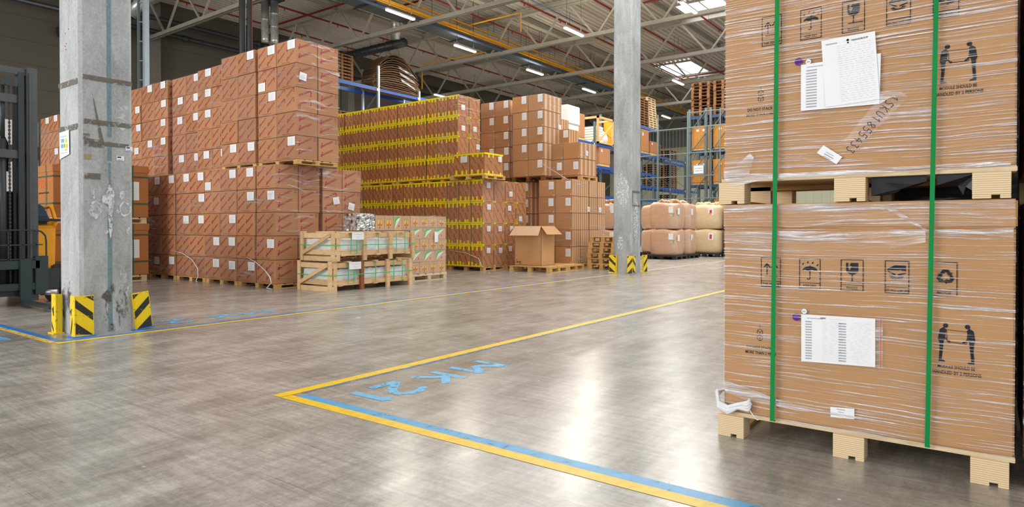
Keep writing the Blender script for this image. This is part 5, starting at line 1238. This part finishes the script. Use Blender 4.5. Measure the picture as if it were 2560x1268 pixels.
pstack(-10.62, 27.6, 5.99, 10, .82, 1.1, 'brown pallet pile on top of the right rack, left pile'); pstack(-9.66, 27.65, 5.99, 10, .82, 1.1, 'dark pallet pile on top of the right rack, right pile')
# mesh screen
ms = empty('mesh_screen', (0, 0, 0)); tag(ms, 'grey green wire mesh screen in front of the far racks', 'mesh screen')
for z in (2.38, 3.35, 4.35, 5.45, 6.1): MB().bar((-13.4 if z < 6 else -10.6, 27.2, z), (-6.5, 27.2, z), .025, .04).build('rail', 'rail_green', ms)
for x in (-13.35, -12.0, -10.62, -9.2, -7.5): MB().bar((x, 27.2, 0), (x, 27.2, 6.15), .045, .045).build('post', 'rail_green', ms)
q = MB()
for k in range(44): x = -13.3 + .155 * k; q.bar((x, 27.2, 2.0), (x, 27.2, 6.1 if x > -10.6 else 5.45), .007, .007)
q.build('wires', 'rack_grey', ms)
e = empty('hanging_sign', (-10.35, 27.155, 3.42)); tag(e, 'white sign with blue frame hanging on the mesh screen', 'sign')
MB().box(0, 0, 0, .46, .02, .38).build('frame', 'blue_frame', e); q = MB().box(.03, -.004, .03, .43, -.001, .35); o = q.build('panel', 'paper', e)
q = MB(); f = Flat(q, (0, -.007, 0), (1, 0, 0), (0, 0, 1)); f.text('HOCHREGAL', .06, .215, .05, .34); f.text('LAGERZONE', .06, .11, .05, .34); q.build('writing', 'ink', o)
# pale far block behind the bags
tag(MB().box(-13.2, 28.9, 0, -11.2, 29.6, 1.9).build('wrapped_carton_load', 'card_orange'), 'wrapped brown carton load seen above the bulk bags', 'carton')
# strapped cartons at the edge of the foreground cartons
e = empty('module_carton', (-8.15, 24.6, .13)); tag(e, 'brown carton with green strap beside the tan bulk bag', 'carton')
MB().box(0, 0, 0, 1.1, 1.1, 1.75).build('carton_body', 'card', e, bevel=.01); MB().box(.12, -.01, 0, .15, 0, 1.76).build('strap', 'green_strap', e)
plastic_pallet(-8.2, 24.55, 1.2, 1.2, 'black plastic pallet under the carton with green strap')

# ------------------------------------------------------------------ foreground: two strapped, film wrapped module cartons on plywood block pallets
HX, HY_ = -1.135, 3.43
HW, HD, BH = 1.218, 1.10, .965
def hero_pallet(z, label):
    e = empty('wooden_pallet', (-1.163, HY_ - .012, z)); tag(e, label, 'pallet')
    MB().box(.012, .006, .113, 1.25, HD + .01, .134).build('deck_board', 'wood_pale', e, bevel=.002)
    for i, x in enumerate((0, .556, 1.096)):
        for j, y in enumerate((0, .50, 1.0)):
            q = MB(); w = .134; q.box(x, y, .016, x + w, y + .11, .113); q.box(x, y, 0, x + w * .50, y + .11, .016); q.box(x + w * .72, y, 0, x + w, y + .11, .016)
            q.build('block', 'plywood', e, bevel=.0015)
        MB().box(x + .01, .11, 0, x + .10, .50, .018).build('runner', 'wood', e); MB().box(x + .01, .61, 0, x + .10, 1.0, .018).build('runner', 'wood', e)
    MB().box(.0, .50, .09, 1.22, .60, .113).build('stringer', 'wood', e)
    return e
hero_pallet(0, 'plywood block pallet on the floor under the lower foreground carton')
hero_pallet(1.225, 'plywood block pallet between the two foreground cartons')

def icons(f, up):
    w, h, t = .097, .150, .0035
    def fr(x, cap, word_w): f.frame(x, 0, x + w, h, t); f.rect(x, .028, x + w, .0305); f.text(cap, x + (w - word_w) / 2, .0085, .0125, word_w)
    # this side up
    x = 0; fr(x, 'THIS SIDE UP', .082); 
    for c_ in (.030, .066):
        f.line([(x + c_, .062), (x + c_, .115)], .005); f.line([(x + c_ - .015, .098), (x + c_, .120), (x + c_ + .015, .098)], .0055)
    f.rect(x + .018, .050, x + .080, .0545)
    # umbrella
    x = .184; fr(x, 'KEEP DRY', .058); cx = x + .049; cy = .090
    pts = [(cx + .034 * math.cos(PI * k / 14), cy + .021 * math.sin(PI * k / 14)) for k in range(15)]
    pts += [(cx - .034 + .017 * (k + .5) * 1.0, cy + (.005 if k % 2 == 0 else 0)) for k in range(0, 4)]
    f.poly(pts); f.line([(cx, cy), (cx, .052), (cx - .004, .047), (cx - .010, .047), (cx - .012, .053)], .004); f.line([(cx, cy + .02), (cx, cy + .027)], .003)
    for (dx, dy) in ((-.032, .122 - .09), (-.010, .130 - .09), (.012, .128 - .09), (.034, .118 - .09)): f.line([(cx + dx - .002, cy + dy - .004), (cx + dx + .003, cy + dy + .005)], .005)
    # glass
    x = .370; fr(x, 'FRAGILE', .047); cx = x + .049
    L = [(cx - .026, .134), (cx - .026, .100), (cx - .020, .086), (cx - .008, .079), (cx + .008, .079), (cx + .020, .086), (cx + .026, .100), (cx + .026, .134), (cx - .006, .134), (cx - .011, .120), (cx - .003, .118), (cx - .012, .096), (cx - .018, .112), (cx - .012, .115), (cx - .016, .134)]
    f.poly([(cx - .026, .134), (cx - .026, .112), (cx - .018, .112), (cx - .016, .134)]); f.poly([(cx - .006, .134), (cx - .011, .120), (cx - .001, .118), (cx - .012, .096), (cx + .026, .096), (cx + .026, .134)])
    f.poly([(cx - .026, .112), (cx - .018, .112), (cx - .012, .096), (cx + .026, .098), (cx + .020, .086), (cx + .008, .079), (cx - .008, .079), (cx - .020, .086), (cx - .026, .098)])
    f.rect(cx - .002, .047, cx + .002, .080); f.rect(cx - .024, .0425, cx + .040, .047)
    # do not step on
    x = .554; fr(x, 'DO NOT STEP ON', .086)
    f.poly([(x + .010, .112), (x + .042, .130), (x + .084, .128), (x + .084, .104), (x + .066, .106), (x + .062, .109), (x + .056, .106), (x + .010, .106)])
    f.poly([(x + .010, .100), (x + .014, .103), (x + .044, .088), (x + .040, .083)]); f.poly([(x + .086, .098), (x + .084, .092), (x + .054, .083), (x + .051, .088)])
    for k in range(9):
        a = math.radians(200 + 140 * k / 8); r0, r1 = .019, .031; cx, cy = x + .048, .087; f.line([(cx + r0 * math.cos(a), cy + r0 * .7 * math.sin(a)), (cx + r1 * math.cos(a), cy + r1 * .8 * math.sin(a))], .004)
    f.line([(x + .048 + .020 * math.cos(math.radians(200 + 14 * k)), .087 + .014 * math.sin(math.radians(200 + 14 * k))) for k in range(11)], .004)
    # recycle
    x = .734; fr(x, 'RECYCLE', .05); cx, cy = x + .053, .085
    for k in range(3):
        a = 2 * PI * k / 3 + PI / 2
        def R(px, py): return (cx + px * math.cos(a - PI / 2) - py * math.sin(a - PI / 2), cy + px * math.sin(a - PI / 2) + py * math.cos(a - PI / 2))
        f.poly([R(-.020, .014), R(-.010, .032), R(.006, .032), R(-.004, .014)]); f.poly([R(-.004, .032), R(.010, .032), R(.022, .014), R(.012, .010), R(.002, .020)]); f.poly([R(.026, .020), R(.020, .002), R(.004, .012)])
def stack_mark(f):
    """two cubes and the words below"""
    for (cy, s) in ((.115, 1), (.085, .8)):
        r_ = .015; p = [(.066 + r_ * math.cos(PI / 2 + k * PI / 3), cy + r_ * math.sin(PI / 2 + k * PI / 3)) for k in range(7)]
        f.line(p, .0022); 
        for k in (1, 3, 5): f.line([(.066, cy), p[k]], .0022)
    f.text('2', .063, .140, .010, .005)
    f.text('DO NOT STACK', 0, .026, .0155, .125); f.text('MORE THAN 2 HIGH', -.006, 0, .0155, .150)
def men_mark(f):
    for (x, s) in ((0, 1), (.135, -1)):
        def Q(a, b_): return (x + s * a, b_)
        f.poly([Q(.0, .168 - .06), Q(.006, .15), Q(.022, .162), Q(.030, .150), Q(.026, .108), Q(.022, .100), Q(.002, .100)]); f.disc(x + s * .028, .168, .010, 0, 12)
        f.poly([Q(.004, .102), Q(.022, .102), Q(.018, .060), Q(.014, .018), Q(.003, .018), Q(.006, .060)]); f.poly([Q(.003, .018), Q(.003, .008), Q(.027, .008), Q(.026, .013), Q(.014, .018)])
        f.line([Q(.022, .148), Q(.024, .115), Q(.040, .098)], .006); f.disc(x + s * .041, .098, .005, 0, 8)
    f.line([(.030, .150), (.110, .146)], .0022); f.line([(.031, .150), (.034, .098)], .0022); f.line([(.108, .146), (.104, .094)], .0022); f.line([(.036, .097), (.103, .094)], .0028)
    f.text('MODULE SHOULD BE', 0, -.020, .0150, .135); f.text('HANDLED BY 2 PERSONS', -.018, -.046, .0150, .175)
def paper(par, pts, y, rows, name, cols=((.06, .22),), body=True, title=None):
    q = MB(); P_ = [Vector((a, y, b_)) for a, b_ in pts]; q.face(P_); q.face([P_[0] + Vector((0, .002, 0)), P_[3] + Vector((0, .002, 0)), P_[2] + Vector((0, .002, 0)), P_[1] + Vector((0, .002, 0))])
    o = q.build(name, 'paper', par)
    q = MB(); bl, br, tr, tl = P_
    def at(u, v): return (bl.lerp(br, u)).lerp(tl.lerp(tr, u), v) + Vector((0, -.0012, 0))
    def rc(u0, v0, u1, v1, mi): q.face([at(u0, v0), at(u1, v0), at(u1, v1), at(u0, v1)], mi)
    for (c0, c1) in cols:
        for k in range(rows): v = .06 + .78 * k / max(1, rows - 1); rc(c0, v, c1, v + .026, 0)
    if body:
        rnd = random.Random(rows)
        for k in range(26):
            v = .05 + .033 * k
            u = .30
            while u < .92:
                l_ = rnd.uniform(.03, .10)
                if not any(c0 - .02 < u < c1 + .01 for c0, c1 in cols): rc(u, v, min(.95, u + l_), v + .006, 1)
                u += l_ + rnd.uniform(.015, .05)
    rc(.08, .92, .30, .935, 0); rc(.40, .93, .62, .937, 1)
    q.build('print', ['paper_ink', 'paper_line'], o)
    return o
STROKES = {'1': [[(.1, .7), (.4, 1), (.35, 0)]], 'S': [[(.8, .9), (.3, 1), (.1, .7), (.6, .45), (.6, .1), (.1, 0)]], 'K': [[(.15, 1), (.1, 0)], [(.7, 1), (.12, .45), (.75, 0)]], 'U': [[(.1, 1), (.1, .2), (.4, 0), (.7, .2), (.75, 1)]],
           '8': [[(.45, .5), (.15, .75), (.45, 1), (.75, .75), (.45, .5), (.1, .25), (.45, 0), (.8, .25), (.45, .5)]], '5': [[(.75, 1), (.2, 1), (.15, .55), (.6, .6), (.75, .3), (.5, 0), (.1, .05)]],
           '4': [[(.5, 1), (.1, .4), (.8, .4)], [(.6, .75), (.55, 0)]], '3': [[(.1, .95), (.6, .95), (.4, .55), (.7, .3), (.4, 0), (.05, .1)]], ' ': []}
def hero_carton(z0, label, up):
    e = empty('module_carton', (HX, HY_, z0)); tag(e, label, 'carton', None)
    q = MB(); q.box(0, 0, 0, HW, HD, BH); q.build('carton_body', 'card_big', e, bevel=.006)
    q = MB(); q.box(-.006, -.007, BH, HW + .006, HD + .006, BH + .122); q.build('lid', 'card_big', e, bevel=.007)
    q = MB(); f = Flat(q, (.187, -.0015, .665), (1, 0, 0), (0, 0, 1)); icons(f, up)
    stack_mark(Flat(q, (.117, -.0015, .312 + .003), (1, 0, 0), (0, 0, 1))); men_mark(Flat(q, (.948, -.0015, .367), (1, 0, 0), (0, 0, 1)))
    q.build('handling_marks', 'ink', e)
    q = MB(); f = Flat(q, (0, -.010, 0), (1, 0, 0), (0, 0, 1))
    if up: f.disc(.366, .561, .0185, 0, 26)
    else: f.disc(.360, .523, .0185, 0, 26)
    q.build('purple_sticker', 'purple', e)
    q = MB(); f = Flat(q, (0, -.012, 0), (1, 0, 0), (0, 0, 1)); cx, cz = (.411, .553) if up else (.397, .554); f.disc(cx, cz, .0125, 0, 20); o = q.build('round_sticker', 'paper', e)
    q = MB(); f = Flat(q, (0, -.0132, 0), (1, 0, 0), (0, 0, 1)); f.text('1+', cx - .006, cz - .005, .009, .012); q.build('sticker_writing', 'ink', o)
    if up:
        paper(e, [(.378, .316), (.718, .312), (.722, .545), (.378, .542)], -.0145, 14, 'packing_list', cols=((.07, .21),))
        paper(e, [(.491, .321), (.719, .334), (.698, .650), (.470, .643)], -.018, 0, 'delivery_note', cols=())
        q = MB(); f = Flat(q, (0, -.0195, 0), (1, 0, 0), (0, 0, 1)); f.disc(.585, .628, .0055, 0, 12); f.disc(.586, .616, .004, 0, 10); f.text('TRANSGROUP', .600, .620, .008, .07, .06); q.build('note_heading', 'ink', e)
        q = MB(); q.face([(.451, -.012, .105), (.538, -.012, .045), (.563, -.012, .078), (.481, -.012, .140)]); o = q.build('small_label', 'paper', e); o.location = (0, 0, 0)
        q = MB(); f = Flat(q, (.50, -.0135, .10), (.82, 0, -.57), (.57, 0, .82)); f.rect(-.01, .0, .03, .003); f.rect(-.012, -.012, .036, -.007); f.rect(-.01, -.022, .03, -.019); q.build('label_writing', 'paper_ink', o)
        # hand writing
        q = MB(); d_ = Vector((-.62, 0, -.784)); u_ = Vector((.784, 0, -.62)); x = 0
        for ch in '1SKU1855433':
            cf = Flat(q, Vector((.765, -.0165, .352)) + d_ * x - u_ * .0, d_ * .026, u_ * .040)
            for st in STROKES[ch]: cf.line(st, .10)
            x += .0285
        q.build('handwritten_number', 'marker', e)
        q = MB(); q.face([(.72, -.0155, .345), (.80, -.0155, .36), (.83, -.0155, .33), (.62, -.0155, .10), (.56, -.0155, .14)]); q.build('film_patch', 'film_none', e)
        q = MB(); q.face([(.72, -.02, .31), (.72, -.02, .37), (.84, -.02, .345), (.76, -.02, .335)]); q.build('crumpled_film', 'film_bunched', e)
    else:
        paper(e, [(.385, .307), (.706, .318), (.705, .544), (.384, .539)], -.0145, 15, 'packing_list', cols=((.06, .15), (.52, .62)))
        q = MB(); q.box(.706, -.013, .316, .736, -.0125, .546); q.build('document_sleeve', 'film_none', e)
        q = MB(); q.box(.727, -.0140, .316, .7285, -.0135, .546); q.build('red_seal_strip', 'bright_red', e)
        q = MB(); f = Flat(q, (0, -.016, 0), (1, 0, 0), (0, 0, 1)); f.text('330W', .47, .523, .0085, .025); q.build('list_heading', 'ink', e)
        q = MB(); q.face([(.518, -.012, .054), (.620, -.012, .060), (.620, -.012, .110), (.516, -.012, .102)]); o = q.build('small_label', 'paper', e)
        q = MB(); f = Flat(q, (.53, -.0135, .06), (1, 0, 0), (0, 0, 1)); f.rect(.015, .034, .05, .038); f.rect(.02, .022, .045, .025); f.rect(.01, .009, .065, .013); q.build('label_writing', 'paper_ink', o)
        q = MB(); f = Flat(q, (0, -.002, 0), (1, 0, 0), (0, 0, 1)); f.text('01-2305-1', .276, .055, .010, .05, PI / 2, 0); q.build('side_code', 'ink', e)
    # stretch film: rippled sheets on the front and the right side
    rnd = random.Random(21 + up); ridges = [(rnd.uniform(0, 1.1), rnd.uniform(-.05, .05) + (.045 if up else -.035), rnd.uniform(.0010, .0035), rnd.uniform(.003, .008)) for _ in range(60)]
    def disp(u, z):
        s_ = 0
        for (c_, sl_, am, wd) in ridges:
            k = (z - c_ - sl_ * u) / wd
            if abs(k) < 2.5: s_ += am * math.exp(-k * k)
        return s_
    z_lo, z_hi = -.015, BH + .118
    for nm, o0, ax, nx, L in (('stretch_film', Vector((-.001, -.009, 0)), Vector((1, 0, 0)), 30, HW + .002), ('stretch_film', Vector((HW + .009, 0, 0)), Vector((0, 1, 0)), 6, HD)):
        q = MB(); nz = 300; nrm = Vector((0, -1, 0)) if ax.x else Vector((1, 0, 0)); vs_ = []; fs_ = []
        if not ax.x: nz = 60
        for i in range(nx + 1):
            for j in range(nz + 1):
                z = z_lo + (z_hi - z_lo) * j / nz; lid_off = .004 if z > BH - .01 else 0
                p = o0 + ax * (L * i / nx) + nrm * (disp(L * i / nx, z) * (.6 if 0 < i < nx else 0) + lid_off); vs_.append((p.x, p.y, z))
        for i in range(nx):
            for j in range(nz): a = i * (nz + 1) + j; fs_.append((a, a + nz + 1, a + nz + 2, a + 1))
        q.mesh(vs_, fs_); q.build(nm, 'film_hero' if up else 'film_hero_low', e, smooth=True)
    # crumpled bands of film at the lid and at the foot
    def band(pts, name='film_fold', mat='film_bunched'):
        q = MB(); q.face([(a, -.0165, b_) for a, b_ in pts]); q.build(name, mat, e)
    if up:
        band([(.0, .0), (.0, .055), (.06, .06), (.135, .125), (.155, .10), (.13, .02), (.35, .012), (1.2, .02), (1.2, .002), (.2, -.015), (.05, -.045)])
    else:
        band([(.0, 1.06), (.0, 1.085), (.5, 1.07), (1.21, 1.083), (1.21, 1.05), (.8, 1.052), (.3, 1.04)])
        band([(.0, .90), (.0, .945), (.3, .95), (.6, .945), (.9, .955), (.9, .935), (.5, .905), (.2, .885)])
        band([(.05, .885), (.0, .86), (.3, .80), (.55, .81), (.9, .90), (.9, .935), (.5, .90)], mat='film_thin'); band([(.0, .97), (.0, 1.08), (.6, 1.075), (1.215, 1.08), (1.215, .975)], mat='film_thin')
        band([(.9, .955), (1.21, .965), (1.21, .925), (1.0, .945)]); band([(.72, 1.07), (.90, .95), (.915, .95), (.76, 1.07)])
        band([(.01, .10), (.0, .16), (.12, .14), (.28, .10), (.60, .075), (.35, .06), (.12, .07)])
        q = MB(); rnd = random.Random(2)
        for s_ in range(4):
            pts = [(-.025 + .01 * s_, .05, .10), (-.032, -.01 - .005 * s_, .07 + .01 * s_), (-.02, -.03, .02 + .008 * s_), (.03, -.035, .0 + .008 * s_), (.08, -.03, .03 + .006 * s_), (.13, -.03, .025 + .012 * s_), (.145, -.025, .05 + .01 * s_)]
            q.tube([(a + rnd.uniform(-.004, .004), b_ + rnd.uniform(-.004, .004), c_ + rnd.uniform(-.004, .004)) for a, b_, c_ in pts], [.006, .009, .011, .012, .012, .012, .006], 8)
        q.tube([(.14, -.03, .03), (.16, -.035, .005), (.18, -.035, -.015), (.19, -.035, -.012)], .0025, 6)
        q.build('twisted_film', 'white_bag', e, smooth=True)
    return e
hero_carton(.135, 'lower large brown module carton in the foreground with lid and packing list', 0)
hero_carton(1.36, 'upper large brown module carton in the foreground with handwritten number', 1)
for i, (xt, xb, w) in enumerate(((-.8655, -.883, .0215), (-.197, -.223, .0185))):
    q = MB(); zt = 2.452; n_ = 14; y = HY_ - .030; vs_ = []; fs_ = []
    def sx(z): return xb + (xt - xb) * (z - .12) / 2.2
    path = [(HY_ + .2, .128), (y, .125)] + [(y, .125 + (zt - .125) * k / n_) for k in range(1, n_ + 1)] + [(HY_ + .3, zt), (HY_ + HD - .1, zt)]
    for (yy, z) in path: vs_ += [(sx(z) - w / 2, yy, z), (sx(z) + w / 2, yy, z), (sx(z) + w / 2, yy + .0015, z + .0015), (sx(z) - w / 2, yy + .0015, z + .0015)]
    for k in range(len(path) - 1):
        a = 4 * k; fs_ += [(a, a + 1, a + 5, a + 4), (a + 2, a + 3, a + 7, a + 6), (a + 1, a + 2, a + 6, a + 5), (a + 3, a, a + 4, a + 7)]
    q.mesh(vs_, fs_); tag(q.build('strapping_band', 'green_strap'), '%s green plastic strap holding both foreground cartons together' % ['left', 'right'][i], 'strap', 'green straps on the foreground cartons')
# dark plastic hanging in the upper pallet opening
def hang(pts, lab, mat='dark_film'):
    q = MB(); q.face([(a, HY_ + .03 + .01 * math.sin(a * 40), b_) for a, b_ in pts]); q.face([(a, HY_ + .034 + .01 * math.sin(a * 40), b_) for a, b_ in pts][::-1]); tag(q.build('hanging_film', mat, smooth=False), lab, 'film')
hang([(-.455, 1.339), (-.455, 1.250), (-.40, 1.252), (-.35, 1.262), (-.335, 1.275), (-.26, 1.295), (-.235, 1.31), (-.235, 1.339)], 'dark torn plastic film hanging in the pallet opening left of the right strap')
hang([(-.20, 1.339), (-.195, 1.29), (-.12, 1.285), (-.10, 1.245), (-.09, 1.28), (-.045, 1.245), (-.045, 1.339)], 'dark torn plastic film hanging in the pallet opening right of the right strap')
# right-hand neighbour, and an added rear load coloured black to darken the gaps
for (x, y, w, d, hts, cm, lab) in ((.112, 3.46, 1.2, 1.1, (0, 1.225), 'card', 'dark film wrapped load just right of the foreground cartons'), (-.80, 4.68, 1.75, 1.1, (0, 1.62), 'dark_film', 'added load behind the foreground cartons, coloured black for shade in the gaps')):
    e = empty('wrapped_load', (x, y, 0)); tag(e, lab, 'load')
    for k, z in enumerate(hts):
        zt = hts[1] if k == 0 else 2.45
        MB().box(.006, .006, z + .135, w, d, zt - .005).build('carton_body', cm, e, bevel=.01)
        for bx_ in (.01, .55, w - .14):
            for by in (.0, d - .12): MB().box(bx_, by, z, bx_ + .13, by + .12, z + .115).build('block', 'plywood', e)
        MB().box(.008, .003, z + .115, w, d, z + .135).build('deck_board', 'wood_pale', e)
        MB().box(0, 0, z + .13, w + .005, d + .005, zt - .001).build('film', 'film_thin' if k == 0 or cm == 'card' else 'film_none', e)
# small litter on the floor
for i, (x, y) in enumerate(((-9.9, 12.4), (-9.3, 12.7), (-6.2, 5.2))):
    q = MB(); q.box(0, 0, 0, .05, .03, .004); tag(q.build('paper_scrap', 'paper', loc=(x, y, .001), rz=.5 * i), 'tiny white paper scrap on the floor %s' % ['before the yellow taped stack', 'before the open carton', 'in the aisle'][i], 'scrap')
